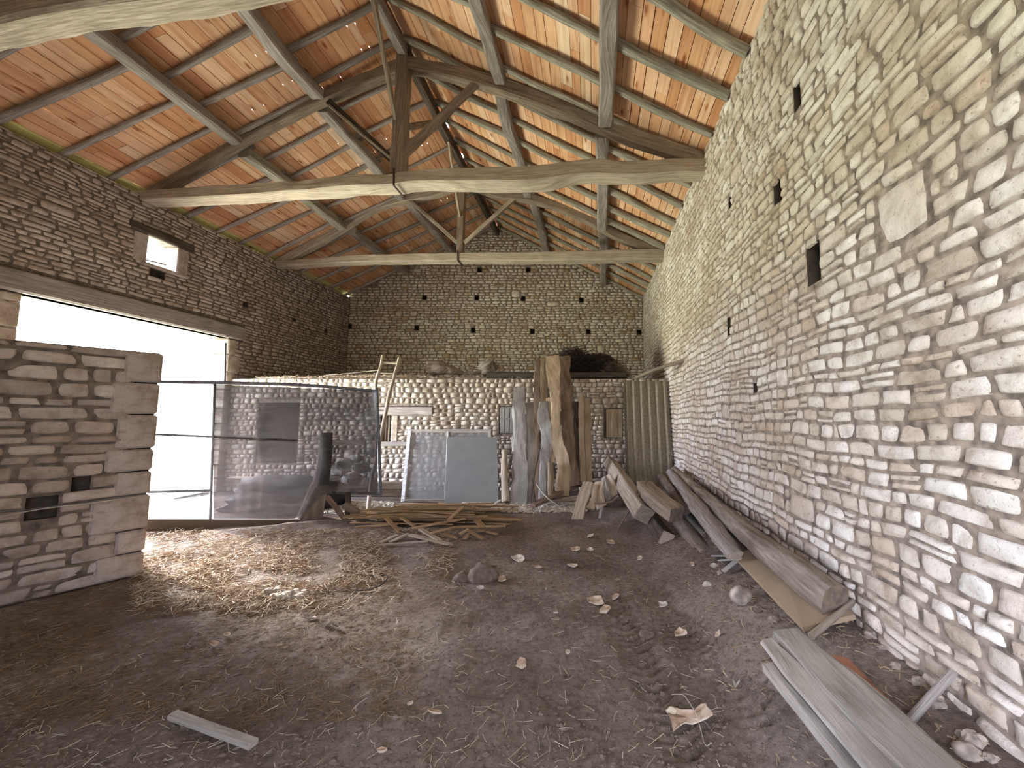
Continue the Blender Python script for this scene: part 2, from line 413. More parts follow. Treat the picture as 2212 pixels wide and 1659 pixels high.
def lump(name, c, r, mat, label=None, cat=None, group=None, seed=0, flat=1.0, rough=.35, parent=None, n=14, freq=1.3):
    """an irregular rock / clod"""
    rs = random.Random(seed); off = Vector((rs.uniform(-50, 50),) * 3)
    rx, ry, rz = (r if isinstance(r, (tuple, list)) else (r, r, r * flat))
    V = []; Fc = []; m = n // 2 + 1
    for i in range(m + 1):
        ph = math.pi * i / m
        for j in range(n):
            a_ = 2 * math.pi * j / n; d = Vector((math.sin(ph) * math.cos(a_), math.sin(ph) * math.sin(a_), math.cos(ph)))
            k = 1 + rough * mn.noise(d * freq + off) + rough * .5 * mn.noise(d * freq * 2.7 + off)
            V.append(Vector(c) + Vector((d.x * rx * k, d.y * ry * k, d.z * rz * k)))
    for i in range(m):
        for j in range(n):
            A = i * n + j; B = i * n + (j + 1) % n; Fc.append((A, A + n, B + n, B))
    o = mesh_obj(name, V, Fc, mat, parent, smooth=(n > 12), origin=None)
    return tag(o, label, cat, group)

# ------------------------------------------------------------------ masonry
def masonry(name, org, U, V, Nn, length, height, rows, widths, holes, mats, seed, clip=None, nres=5, bulge=.022, gap=.012,
            thick=.6, big=0.0, pit_depth=.22, wob=.012, back=True, parent=None, fine=None, kind='structure', rnd=.22):
    """rubble wall: individual stones modelled on a mortar backing. holes: (u0,u1,v0,v1,through)"""
    rs = random.Random(seed)
    org = np.array(org, float); U = np.array(U, float); Vv = np.array(V, float); Nn = np.array(Nn, float)
    ys = [0.0]
    while ys[-1] < height: ys.append(ys[-1] + rs.uniform(*rows))
    ys[-1] = height
    nr = len(ys) - 1
    occ = [[] for _ in range(nr)]
    for (u0, u1, v0, v1, th_) in holes:
        for i in range(nr):
            if ys[i] < v1 - .02 and ys[i + 1] > v0 + .02: occ[i].append((u0, u1))
    stones = []
    for _ in range(int(big * length * height)):
        i = rs.randrange(0, max(1, nr - 2)); k = rs.choice([2, 2, 2, 3]); u = rs.uniform(0, length - .5); wd = rs.uniform(*widths) * rs.uniform(1.1, 1.7)
        i2 = min(nr, i + k)
        if any(not (u + wd < a_ or u > b_) for r_ in range(i, i2) for (a_, b_) in occ[r_]): continue
        for r_ in range(i, i2): occ[r_].append((u, u + wd))
        stones.append((u, u + wd, ys[i], ys[i2], rs.uniform(-.01, .01), rs.uniform(-.01, .01)))
    for i in range(nr):
        free = [(0.0, length)]
        for (a_, b_) in sorted(occ[i]):
            nf = []
            for (p, q) in free:
                if b_ <= p or a_ >= q: nf.append((p, q)); continue
                if a_ > p: nf.append((p, a_))
                if b_ < q: nf.append((b_, q))
            free = nf
        for (p, q) in free:
            u = p; sk0 = rs.uniform(-.012, .012)
            while u < q - .01:
                wd = rs.uniform(*widths) * (rs.uniform(.5, 1.0) if rs.random() < .35 else 1)
                if q - (u + wd) < widths[0] * .6: wd = q - u
                sk = rs.uniform(-.016, .016) if u + wd < q else 0
                # sometimes a thin pair fills the course height
                if rs.random() < .10 and (ys[i + 1] - ys[i]) > .085:
                    mid = ys[i] + (ys[i + 1] - ys[i]) * rs.uniform(.4, .6)
                    stones.append((u, u + wd, ys[i], mid, sk0, sk)); stones.append((u, u + wd, mid, ys[i + 1], sk0, sk))
                else: stones.append((u, u + wd, ys[i], ys[i + 1], sk0, sk))
                u += wd; sk0 = sk
    if clip: stones = [s for s in stones if clip((s[0] + s[1]) / 2, s[3])]
    S = np.array(stones)
    def emit(S, n, rng):
        k = len(S)
        g = np.array({5: [-1, -.84, 0, .84, 1], 7: [-1, -.9, -.5, 0, .5, .9, 1], 9: [-1, -.92, -.7, -.35, 0, .35, .7, .92, 1]}[n]); ss, tt = np.meshgrid(g, g, indexing='ij'); ss = ss.ravel()[None, :]; tt = tt.ravel()[None, :]
        g_ = gap * rng.uniform(.5, 1.6, (k, 1))
        cu = ((S[:, 0] + S[:, 1]) / 2)[:, None]; cv = ((S[:, 2] + S[:, 3]) / 2)[:, None]
        hu = ((S[:, 1] - S[:, 0]) / 2)[:, None] - g_ * .5; hv = ((S[:, 3] - S[:, 2]) / 2)[:, None] - g_ * .5
        hu = np.maximum(hu, .012); hv = np.maximum(hv, .010)
        kk = rng.uniform(rnd * .4, rnd * 1.6, (k, 1))
        cor = kk * (ss ** 2) * (tt ** 2)
        lu = ss * (1 - cor * np.minimum(1, 1.4 * hv / hu)); lv = tt * (1 - cor)
        ang = np.arctan2(lv, lu); rad = np.maximum(np.abs(ss), np.abs(tt))
        for f_ in (2, 3, 5, 8):
            amp = rng.uniform(0, .07 if f_ < 5 else .05, (k, 1)); ph = rng.uniform(0, 6.28, (k, 1))
            dl = 1 - amp * (.5 + .5 * np.sin(ang * f_ + ph)) * rad
            lu = lu * (1 - (1 - dl) * np.minimum(1, 1.3 * hv / hu)); lv = lv * (1 - (1 - dl) * .75)
        skl = S[:, 4][:, None]; skr = S[:, 5][:, None]
        pu = cu + lu * hu + lv * np.where(ss < 0, skl * -ss, skr * ss) * .9
        pv = cv + lv * hv
        ww = wob * (np.sin(pu * 1.3 + seed + pv * .7) * .5 + np.sin(pu * 3.7 + 1.7 * seed + pv * 2.3) * .5 + np.sin(pu * 9.1 + pv * 6.1) * .35)
        pv = pv + ww * (pv > .05) * (pv < height - .05)
        prof = (1 - rad ** 5)
        dep = rng.uniform(.25, 1.3, (k, 1)) * bulge
        tiltu = rng.uniform(-.35, .35, (k, 1)) * bulge; tiltv = rng.uniform(-.45, .25, (k, 1)) * bulge
        nz = (.16 * np.sin(ss * rng.uniform(2, 4, (k, 1)) + rng.uniform(0, 6, (k, 1))) * np.sin(tt * rng.uniform(2, 4, (k, 1)) + rng.uniform(0, 6, (k, 1))) + rng.normal(0, .03, (k, n * n))) * bulge
        dn = np.where(rad > .98, -.012, .004 + dep * prof + tiltu * ss + tiltv * tt + nz)
        dn = dn + np.where((rad > .6) & (rad < .98), -bulge * .12, 0)
        P = org + pu[..., None] * U + pv[..., None] * Vv + dn[..., None] * Nn
        base = (np.arange(k) * n * n)[:, None, None]
        i = np.arange(n - 1)[:, None]; j = np.arange(n - 1)[None, :]
        A = (i * n + j).ravel()
        quad = np.stack([A, A + n, A + n + 1, A + 1], 1)[None]
        return P.reshape(-1, 3), (quad + base).reshape(-1, 4)
    rng = np.random.default_rng(seed)
    groups = []
    if fine is not None:
        f_ = np.array([fine((s[0] + s[1]) / 2) for s in stones])
        groups = [(S[f_], 9), (S[~f_], nres)]
    else: groups = [(S, nres)]
    Vs = []; Fs = []; base = 0
    for s_, n in groups:
        if len(s_) == 0: continue
        P, Q = emit(s_, n, rng); Vs.append(P); Fs.append(Q + base); base += len(P)
    P = np.concatenate(Vs); Q = np.concatenate(Fs)
    # orientation check
    nrm = np.cross(P[Q[0][1]] - P[Q[0][0]], P[Q[0][2]] - P[Q[0][0]])
    if np.dot(nrm, Nn) < 0: Q = Q[:, ::-1]
    faces = Q.tolist(); nst = len(faces); verts = [P]; mi = [0] * nst
    # backing with openings
    us = sorted(set([0, length] + [h[0] for h in holes] + [h[1] for h in holes]))
    vs = sorted(set([0, height] + [h[2] for h in holes] + [h[3] for h in holes]))
    bv = []
    def quad(a_, b_, c_, d_, m_):
        i0 = base + len(bv); bv.extend([a_, b_, c_, d_]); faces.append((i0, i0 + 1, i0 + 2, i0 + 3)); mi.append(m_)
    pt = lambda u, v, n: org + u * U + v * Vv + n * Nn
    for a_, b_ in zip(us, us[1:]):
        for c_, d_ in zip(vs, vs[1:]):
            mu_, mv_ = (a_ + b_) / 2, (c_ + d_) / 2
            ins = [h for h in holes if h[0] < mu_ < h[1] and h[2] < mv_ < h[3]]
            if not ins: quad(pt(a_, c_, 0), pt(b_, c_, 0), pt(b_, d_, 0), pt(a_, d_, 0), 1)
            if back and not any(h[4] for h in ins): quad(pt(a_, c_, -thick), pt(a_, d_, -thick), pt(b_, d_, -thick), pt(b_, c_, -thick), 1)
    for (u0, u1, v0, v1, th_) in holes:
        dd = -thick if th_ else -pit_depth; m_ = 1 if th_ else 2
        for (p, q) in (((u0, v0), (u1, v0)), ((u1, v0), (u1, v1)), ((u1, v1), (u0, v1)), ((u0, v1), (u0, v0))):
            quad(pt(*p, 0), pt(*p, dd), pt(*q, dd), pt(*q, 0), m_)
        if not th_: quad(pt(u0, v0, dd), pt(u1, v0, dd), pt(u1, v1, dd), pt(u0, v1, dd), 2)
    for (p, q) in (((0, 0), (length, 0)), ((length, 0), (length, height)), ((length, height), (0, height)), ((0, height), (0, 0))):
        quad(pt(*p, 0), pt(*p, -thick), pt(*q, -thick), pt(*q, 0), 1)
    verts.append(np.array(bv)); allv = np.concatenate(verts)
    o = mesh_obj(name, allv, faces, [mats[0], mats[1], M['hole']], parent, None, mi, [True] * nst + [False] * (len(faces) - nst), origin=org)
    if kind: o['kind'] = kind
    return o

ZL, ZR, ZA, XA = 5.63, 5.50, 7.90, -3.16     # eave heights, ridge
def zb(x): return ZA - (ZA - ZL) / (XA - XL) * (XA - x) if x < XA else ZA - (ZA - ZR) / (XR - XA) * (x - XA)

# right wall
def pxh(px, py, s, X): p = onX(px, py, X); return p.y, p.z
hR = []
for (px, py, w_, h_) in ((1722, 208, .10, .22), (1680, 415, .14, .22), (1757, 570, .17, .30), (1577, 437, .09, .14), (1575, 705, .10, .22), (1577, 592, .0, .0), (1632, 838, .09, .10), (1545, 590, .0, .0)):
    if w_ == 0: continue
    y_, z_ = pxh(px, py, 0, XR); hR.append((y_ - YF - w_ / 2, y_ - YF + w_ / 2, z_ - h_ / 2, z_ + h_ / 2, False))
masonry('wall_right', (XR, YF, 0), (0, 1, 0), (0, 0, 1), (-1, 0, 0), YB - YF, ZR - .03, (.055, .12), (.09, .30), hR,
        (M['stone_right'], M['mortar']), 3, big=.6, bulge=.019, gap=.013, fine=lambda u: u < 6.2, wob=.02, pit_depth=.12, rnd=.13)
# left wall with the big door opening and the small window
hL = [(DY0 - YF, DY1 - YF, 0, DZ, True), (WY0 - YF, WY1 - YF, WZ0, WZ1, True), (4.55 - YF, 8.62 - YF, DZ, DZ + .34, False)]
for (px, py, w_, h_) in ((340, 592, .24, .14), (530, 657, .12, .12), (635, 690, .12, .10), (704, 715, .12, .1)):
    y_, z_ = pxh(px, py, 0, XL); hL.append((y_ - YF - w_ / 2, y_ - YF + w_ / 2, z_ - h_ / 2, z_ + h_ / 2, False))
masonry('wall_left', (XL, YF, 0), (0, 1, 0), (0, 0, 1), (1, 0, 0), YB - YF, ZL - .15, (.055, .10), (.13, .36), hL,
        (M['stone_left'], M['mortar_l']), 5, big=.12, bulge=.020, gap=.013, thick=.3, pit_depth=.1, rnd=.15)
# back gable wall
hB = []
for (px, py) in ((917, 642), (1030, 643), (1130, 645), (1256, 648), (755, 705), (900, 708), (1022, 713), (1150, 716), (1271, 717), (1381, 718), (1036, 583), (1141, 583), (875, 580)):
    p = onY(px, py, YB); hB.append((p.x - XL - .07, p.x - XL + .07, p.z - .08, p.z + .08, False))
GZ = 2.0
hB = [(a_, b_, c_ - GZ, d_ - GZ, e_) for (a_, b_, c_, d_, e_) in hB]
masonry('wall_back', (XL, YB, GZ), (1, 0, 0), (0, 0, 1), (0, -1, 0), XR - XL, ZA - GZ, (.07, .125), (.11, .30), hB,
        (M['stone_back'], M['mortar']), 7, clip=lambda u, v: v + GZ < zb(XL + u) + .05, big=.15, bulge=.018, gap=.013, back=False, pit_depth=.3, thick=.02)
# low stable wall
YW = 8.4; HW = 2.43
px2x = lambda px, py, Y=YW: onY(px, py, Y)
def pr(px0, py0, px1, py1, Y=YW):
    p = onY(px0, py0, Y); q = onY(px1, py1, Y); return (p.x - XL, q.x - XL, q.z, p.z)
hW = [(*pr(822, 898, 843, 956), False), (*pr(800, 878, 934, 897), False), (*pr(1079, 878, 1112, 936), False), (*pr(1304, 882, 1345, 946), False), (*pr(560, 870, 640, 1000), False)]
masonry('wall_middle', (XL, YW, 0), (1, 0, 0), (0, 0, 1), (0, -1, 0), XR - XL, HW, (.07, .14), (.09, .24), hW,
        (M['stone_low'], M['mortar']), 9, big=.15, bulge=.018, gap=.008, thick=.5, pit_depth=.16, rnd=.15)
box('floor_loft', ((XL + XR) / 2, (YW + .5 + YB) / 2, HW - .09), (XR - XL, YB - YW - .5, .12), M['oak_brown'], kind='structure')
# near-left wall (pier)
PA = onZ(300, 1242); PB = onZ(0, 1310); dU = (PB - PA).normalized(); nrmP = Vector((-dU.y, dU.x, 0))
if nrmP.dot(CAM - PA) < 0: nrmP = -nrmP
PL = 3.2; PH = 2.27
hP = []
for (px, py, w_, h_) in ((175, 1045, .11, .13), (90, 1097, .17, .2)):
    p = onP(px, py, PA, nrmP); u = (p - PA).dot(dU); hP.append((u - w_ / 2, u + w_ / 2, p.z - h_ / 2, p.z + h_ / 2, False))
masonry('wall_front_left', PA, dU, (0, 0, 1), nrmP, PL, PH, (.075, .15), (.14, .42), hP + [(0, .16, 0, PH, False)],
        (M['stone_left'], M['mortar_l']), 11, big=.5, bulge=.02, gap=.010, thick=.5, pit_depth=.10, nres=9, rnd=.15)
# dressed corner stones of that wall
qz = 0.0; rq = random.Random(4); qi = 0
while qz < PH - .02:
    hh = min(rq.uniform(.2, .36), PH - qz);
    if PH - qz - hh < .1: hh = PH - qz
    wd = (.34, .23)[qi % 2] + rq.uniform(-.04, .05); qi += 1
    cc = PA + dU * (wd / 2 - .015 - .01 * rq.random()) - nrmP * (.25 - .012) + Vector((0, 0, qz + hh / 2))
    o = box('trim_%d' % (40 + qi), cc, (wd, .53, hh - .014), M['stone_left'], rot=(dU, nrmP, Vector((0, 0, 1))), bev=.018, kind='structure')
    qz += hh

# front wall behind the camera with the entrance opening
for i, (x0, x1, z0, z1) in enumerate(((XL, FX0, 0, ZL), (FX1, XR, 0, ZR - .02), (FX0, FX1, FZ, 5.4))):
    box(('wall_front', 'wall_front_right', 'wall_front_top')[i], ((x0 + x1) / 2, YF - .25, (z0 + z1) / 2), (x1 - x0, .45, z1 - z0), M['stone_back'], kind='structure')
V = [(XL, YF, 5.4), (XR, YF, 5.4), (XA, YF, ZA), (XL, YF - .3, 5.4), (XR, YF - .3, 5.4), (XA, YF - .3, ZA)]
o = mesh_obj('wall_front_gable', V, [(0, 1, 2), (3, 5, 4), (0, 3, 4, 1), (1, 4, 5, 2), (2, 5, 3, 0)], M['stone_back'], smooth=False); o['kind'] = 'structure'

# ------------------------------------------------------------------ roof boards
def ceiling(name, xa, xe, seed):
    rs = random.Random(seed)
    Vb = []; Fb = []; UVb = []
    dirx = 1 if xe > xa else -1
    slope = Vector((xe - xa, 0, zb(xe) - zb(xa))); Ls = slope.length; sd = slope.normalized()
    up = Vector((-sd.z * dirx, 0, sd.x * dirx)); up = up if up.z > 0 else -up
    s = .02; MI = []
    while s < Ls:
        wd = rs.uniform(.13, .20); y = YF - .5 + rs.uniform(-1.5, 0)
        g = rs.choice([.006, .008, .008, .014 if rs.random() < .5 else .01])
        while y < YB + .1:
            L = rs.uniform(1.4, 3.2); y1 = min(y + L, YB + .12); th = rs.uniform(0, .006)
            g2 = g + rs.uniform(-.001, .003)
            i0 = len(Vb)
            for (a_, b_, c_) in ((s + g2 / 2, y + .003, 0), (s + wd - g2 / 2, y + .003, 0), (s + wd - g2 / 2, y1, 0), (s + g2 / 2, y1, 0)):
                for hgt in (th, th + .022):
                    p = Vector((xa, 0, zb(xa))) + sd * a_ + up * hgt; p.y = b_
                    Vb.append(p); UVb.append((b_, a_))
            q = i0
            Fb += [(q, q + 2, q + 4, q + 6), (q + 1, q + 7, q + 5, q + 3), (q, q + 1, q + 3, q + 2), (q + 2, q + 3, q + 5, q + 4), (q + 4, q + 5, q + 7, q + 6), (q + 6, q + 7, q + 1, q)]
            MI += [1 if (dirx < 0 and s > Ls - .74) else 0] * 6
            y = y1
        s += wd
    o = mesh_obj(name, Vb, Fb, [M['board'], M['eave_glow']], None, UVb, mi=MI, smooth=False); o['kind'] = 'structure'
    return o
ceiling('ceiling_left', XA - .01, XL - .62, 1)
ceiling('ceiling_right', XA + .01, XR + .5, 2)
# roof covering over the boards (tiles), a few missing spots along the ridge let the sky through
def covering(name, xa, xe, seed):
    rs = random.Random(seed); Vb = []; Fb = []
    slope = Vector((xe - xa, 0, zb(xe) - zb(xa))); Ls = slope.length; sd = slope.normalized(); up = Vector((-sd.z, 0, sd.x)); up = up if up.z > 0 else -up
    s = .02
    while s < Ls:
        y = YF - .5
        while y < YB + .1:
            L = rs.uniform(.25, .6); g = rs.choice([0, 0, 0, 0, .02]) if s < 2.6 else rs.choice([0] * 14 + [.015])
            i0 = len(Vb)
            for (a_, b_) in ((s - .02, y + g), (s + .40, y + g), (s + .40, y + L), (s - .02, y + L)):
                p = Vector((xa, 0, zb(xa))) + sd * a_ + up * (.09 if (a_ - s) > .1 else .065); p.y = b_; Vb.append(p)
            Fb.append((i0, i0 + 1, i0 + 2, i0 + 3)); y += L
        s += .36
    o = mesh_obj(name, Vb, Fb, M['terracotta'], smooth=False); o['kind'] = 'structure'
for k, (y0, y1) in enumerate(((YF - .6, 7.6), (8.05, 8.9), (9.15, YB + .3))):
    V = [(XA - .5, y0, zb(XA - .5) + .11), (XA, y0, ZA + .14), (XA + .5, y0, zb(XA + .5) + .11), (XA - .5, y1, zb(XA - .5) + .11), (XA, y1, ZA + .14), (XA + .5, y1, zb(XA + .5) + .11)]
    o = mesh_obj('roof_ridge_tiles', V, [(0, 1, 4, 3), (1, 2, 5, 4)], M['terracotta'], smooth=False); o['kind'] = 'structure'
covering('roof_left', XA, XL - .62, 3); covering('roof_right', XA, XR + .5, 4)

# ------------------------------------------------------------------ floor
_T = {}
def vnoise(x, y, seed):
    if seed not in _T: _T[seed] = np.random.default_rng(seed).random((256, 256))
    T = _T[seed]
    xi = np.floor(x).astype(int); yi = np.floor(y).astype(int); fx = x - xi; fy = y - yi
    fx = fx * fx * (3 - 2 * fx); fy = fy * fy * (3 - 2 * fy)
    g = lambda i, j: T[i % 256, j % 256]
    return (g(xi, yi) * (1 - fx) + g(xi + 1, yi) * fx) * (1 - fy) + (g(xi, yi + 1) * (1 - fx) + g(xi + 1, yi + 1) * fx) * fy
def fbm(x, y, seed, o=4, lac=2.1, gain=.5):
    s = 0; a_ = 1; tot = 0
    for k in range(o): s = s + a_ * vnoise(x * lac ** k, y * lac ** k, seed + k); tot += a_; a_ *= gain
    return s / tot - .5
TR0 = onZ(1320, 1290); TR1 = onZ(1500, 1640)
def fh(x, y):
    x = np.asarray(x, float); y = np.asarray(y, float)
    z = .05 * fbm(x * .9 + 20, y * .9 + 20, 1) + .04 * fbm(x * 3.2 + 20, y * 3.2 + 20, 5) + .022 * fbm(x * 11 + 50, y * 11 + 50, 9, 3, gain=.6)
    m = np.clip((x - .55) / .9, 0, 1); m = m * m * (3 - 2 * m)
    z = z + m * (.30 + .06 * fbm(x * 2 + 9, y * 2 + 9, 21))
    d = np.array([TR1.x - TR0.x, TR1.y - TR0.y]); L = np.hypot(*d); d = d / L; nn = np.array([-d[1], d[0]])
    for sh in (0, -.42):
        u = (x - TR0.x) * d[0] + (y - TR0.y) * d[1]; v = (x - TR0.x) * nn[0] + (y - TR0.y) * nn[1] + sh
        msk = np.clip(1 - np.abs(v) / .15, 0, 1) ** .5 * (u > -.1) * (u < L)
        z = z + msk * (-.02 + .014 * np.sin((u + np.abs(v) * .5) * 2 * np.pi / .075))
    return z
def floor_mesh():
    xs = np.concatenate([np.arange(-8.35, -6.5, .08), np.arange(-6.5, XR + .3, .024)])
    ysA = np.concatenate([np.arange(YF - 3, 1.1, .1), np.arange(1.1, 5.2, .022), np.arange(5.2, YW + .7, .05)])
    X, Y = np.meshgrid(xs, ysA, indexing='ij'); Z = fh(X, Y)
    n, m = X.shape; P = np.stack([X, Y, Z], -1).reshape(-1, 3)
    i = np.arange(n - 1)[:, None]; j = np.arange(m - 1)[None]; A = (i * m + j).ravel()
    o = mesh_obj('floor', P, np.stack([A, A + m, A + m + 1, A + 1], 1).tolist(), M['soil'], origin=(0, 0, 0)); o['kind'] = 'structure'
floor_mesh()
def gz(x, y): return float(fh(x, y))
def onG(px, py, lift=0.0):
    z = 0.0
    for _ in range(4): p = onZ(px, py, z); z = gz(p.x, p.y)
    p.z = z + lift; return p
# ------------------------------------------------------------------ roof trusses
def tplane(Yl, Yr):
    d = Vector((XR - XL, Yr - Yl, 0)); n = Vector((-d.y, d.x, 0)).normalized(); p0 = Vector((XL, Yl, 0))
    return lambda px, py: onP(px, py, p0, n)
def tops(tp, L, h): return [tp(*q) - Vector((0, 0, h / 2)) for q in L]
def strap(par, tp, px, y0, y1, hb=.24, dep=.3):
    a_ = tp(px, y0) + Vector((0, 0, .05)); b_ = tp(px, y1); b_.z = a_.z - .05 - hb; f = Vector((0, -1, 0)) * (dep / 2 + .006); bk = Vector((0, 1, 0)) * (dep / 2)
    timber('iron_strap', [a_ + f, b_ + f], .03, .012, M['iron'], par, ncs=6, rough=.001, up=(0, 1, 0))
    timber('iron_strap', [b_ + f - Vector((0, 0, .006)), b_ + bk * .9 - Vector((0, 0, .006))], .03, .012, M['iron'], par, ncs=6, rough=.001)
    return
# middle (near) truss
tp = tplane(6.60, 5.42)
T = empty('roof_truss', tuple(tp(862, 420)), 'big oak roof truss with the thick wavy tie beam, nearer of the two whole trusses', 'roof truss', 'oak roof trusses')
h = .21
timber('tie_beam', tops(tp, [(300, 419), (450, 412), (560, 405), (636, 399), (677, 398), (766, 388), (847, 386), (912, 378), (1048, 376), (1160, 373), (1260, 358), (1370, 360), (1459, 354), (1545, 355)], h), [.30, .29, .28, .28, .30, .32, .30, .30, .34, .34, .27, .28, .26, .26], [.20, .20, .21, .19, .19, .22, .20, .21, .25, .26, .25, .24, .23, .22], M['oak_pale'], T, ncs=16, sq=6, rough=.012)
timber('principal_rafter', tops(tp, [(318, 418), (496, 308), (671, 215), (868, 134)], .2), .16, [.19, .20, .2, .2], M['oak_brown'], T, ncs=14, sq=6, rough=.01)
timber('principal_rafter', tops(tp, [(880, 128), (1028, 159), (1207, 218), (1345, 275), (1525, 336)], .22), .17, [.2, .22, .24, .22, .2], M['oak_brown'], T, ncs=14, sq=6, rough=.01)
off = Vector((0, -.03, 0))
timber('king_post', [tp(877, 88) + off, tp(872, 200) + off, tp(863, 383) + off], [.16, .20, .24], .18, M['oak_brown'], T, ncs=14, sq=6, up=(0, 1, 0), rough=.01)
timber('strut', [tp(1029, 185) + off, tp(872, 338) + off], .11, .10, M['oak_brown'], T, up=(0, 1, 0), sq=6)
timber('strut', [tp(712, 222), tp(852, 350)], .11, .10, M['oak_dark'], T, up=(0, 1, 0), sq=6)
timber('strut_batten', [tp(718, 236) + off * 2.5, tp(850, 350) + off * 2.5], .035, .04, M['oak_pale'], T, up=(0, 1, 0), sq=6)
kp = tp(862, 263)
ridgeZ = ZA - .22
timber('ridge_brace', [kp + Vector((0, -.10, -.05)), Vector((XA + .02, 5.0, ridgeZ - .08))], .085, .05, M['oak_pale'], T, up=(1, 0, 0), sq=8)
timber('ridge_brace', [tp(878, 262) + Vector((0, .12, 0)), Vector((XA + .06, 7.35, ridgeZ - .1))], .10, .09, M['oak_brown'], T, up=(1, 0, 0), sq=6)
strap(T, tp, 862, 384, 424, .235, .33)
# far truss
tp = tplane(9.45, 8.72)
T2 = empty('roof_truss', tuple(tp(995, 575)), 'far oak roof truss with curved principal rafters, in front of the back gable', 'roof truss', 'oak roof trusses')
timber('tie_beam', tops(tp, [(585, 566), (680, 560), (780, 554), (990, 550), (1160, 549), (1340, 545), (1450, 543)], .2), [.2, .24, .26, .27, .27, .27, .26], [.15, .16, .18, .2, .22, .25, .26], M['oak_pale'], T2, ncs=16, sq=6, rough=.008)
timber('principal_rafter', tops(tp, [(600, 563), (668, 526), (734, 488), (804, 445), (858, 426), (940, 410), (1003, 385)], .2), .16, .21, M['oak_pale'], T2, ncs=12, sq=5)
timber('principal_rafter', tops(tp, [(1005, 387), (1075, 412), (1158, 424), (1260, 461), (1341, 505), (1436, 541)], .2), .16, .2, M['oak_brown'], T2, ncs=12, sq=5)
timber('king_post', [tp(1002, 386) + off, tp(998, 468) + off, tp(995, 552) + off], .15, .15, M['oak_brown'], T2, ncs=12, sq=6, up=(0, 1, 0))
timber('strut', [tp(885, 432) + off, tp(990, 527) + off], .085, .08, M['oak_pale'], T2, up=(0, 1, 0), sq=6)
timber('strut', [tp(1116, 427) + off, tp(1004, 527) + off], .10, .08, M['oak_pale'], T2, up=(0, 1, 0), sq=6)
timber('ridge_brace', [tp(996, 472) + Vector((0, -.1, 0)), Vector((XA + .02, 7.9, ridgeZ - .1))], .09, .04, M['oak_pale'], T2, up=(1, 0, 0), sq=8)
strap(T2, tp, 993, 550, 581, .205, .28)
# nearest truss, only the underside of its tie beam enters the frame at the top left
tp = tplane(3.80, 2.40)
T3 = empty('roof_truss', (XA, 3.1, 5.3), 'nearest oak truss, only its pale tie beam crosses the top left corner', 'roof truss', 'oak roof trusses')
timber('tie_beam', [Vector((XL - .1, 3.82, 5.45)), Vector((-6.5, 3.59, 5.44)), Vector((-5.0, 3.37, 5.47)), Vector((-3.4, 3.14, 5.42)), Vector((-1, 2.79, 5.5)), Vector((XR + .1, 2.4, 5.45))], .26, .24, M['oak_pale'], T3, ncs=16, sq=5, rough=.014)
d3 = lambda x: 3.80 - (x - XL) / (XR - XL) * 1.40
timber('principal_rafter', [Vector((-7.9, d3(-7.9), 5.52)), Vector((XA, d3(XA), ZA - .5))], .16, .2, M['oak_brown'], T3, ncs=12, sq=5)
timber('principal_rafter', [Vector((XR - .05, d3(XR), 5.4)), Vector((XA, d3(XA), ZA - .5))], .16, .2, M['oak_brown'], T3, ncs=12, sq=5)
timber('king_post', [Vector((XA, d3(XA) - .02, ZA - .25)), Vector((XA, d3(XA) - .02, 5.5))], .2, .17, M['oak_brown'], T3, ncs=12, sq=6, up=(0, 1, 0))

# ------------------------------------------------------------------ purlins and ridge beams
ty = lambda x, k: [YF, 3.80 - (x - XL) / 9.6 * 1.4, 6.60 - (x - XL) / 9.6 * 1.18, 9.45 - (x - XL) / 9.6 * .73, YB][k]
segn = ['over the entrance end', 'between the nearest and middle truss', 'between the middle and far truss', 'between the far truss and the back gable']
rows_ = [('lower left purlin', -6.15, -6.15, 'oak_grey', .21), ('upper left purlin', -4.68, -4.68, 'oak_grey', .21),
         ('upper right purlin', -1.52, -1.50, 'oak_grey', .19), ('lower right purlin', .06, .33, 'oak_grey', .21)]
for nm, xa_, xb_, mt, sz in rows_:
    for k in range(4):
        f0 = k / 4; f1 = (k + 1) / 4; x0 = xa_ + (xb_ - xa_) * f0 + (.03 if k % 2 else -.03); x1 = xa_ + (xb_ - xa_) * f1 + (.03 if k % 2 else -.03)
        y0 = ty(x0, k) + (.085 if k else 0); y1 = ty(x1, k + 1) - (.16 if k < 3 else .02)
        zz = lambda x: zb(x) - .085 - sz * .42
        rs = random.Random(int(x0 * 100) + k)
        pts = [Vector((x0 + (x1 - x0) * q + rs.uniform(-.03, .03), y0 + (y1 - y0) * q, zz(x0 + (x1 - x0) * q) - rs.uniform(0, .012))) for q in (0, .25, .5, .75, 1)]
        tl = [sz * rs.uniform(.88, 1.12) for _ in pts]
        timber('purlin', pts, tl, [t_ * rs.uniform(.78, .9) for t_ in tl], M[mt if not (k == 2 and nm == 'lower left purlin') else 'oak_moss'], None, nm + ' of squared oak, ' + segn[k], 'purlin', 'oak purlins', ncs=12, sq=5, rough=.013)
for k in range(4):
    y0 = ty(XA, k) - (.1 if k else 0); y1 = ty(XA, k + 1) + .1
    timber('ridge_beam', [(XA + random.Random(k).uniform(-.03, .03), y0, ridgeZ - .0), (XA, (y0 + y1) / 2, ridgeZ - .02), (XA, y1, ridgeZ)], .15, .17, M['oak_grey' if k < 2 else 'oak_dark'], None, 'dark oak ridge beam ' + segn[k], 'ridge beam', 'ridge beams', ncs=12, sq=5, rough=.01)

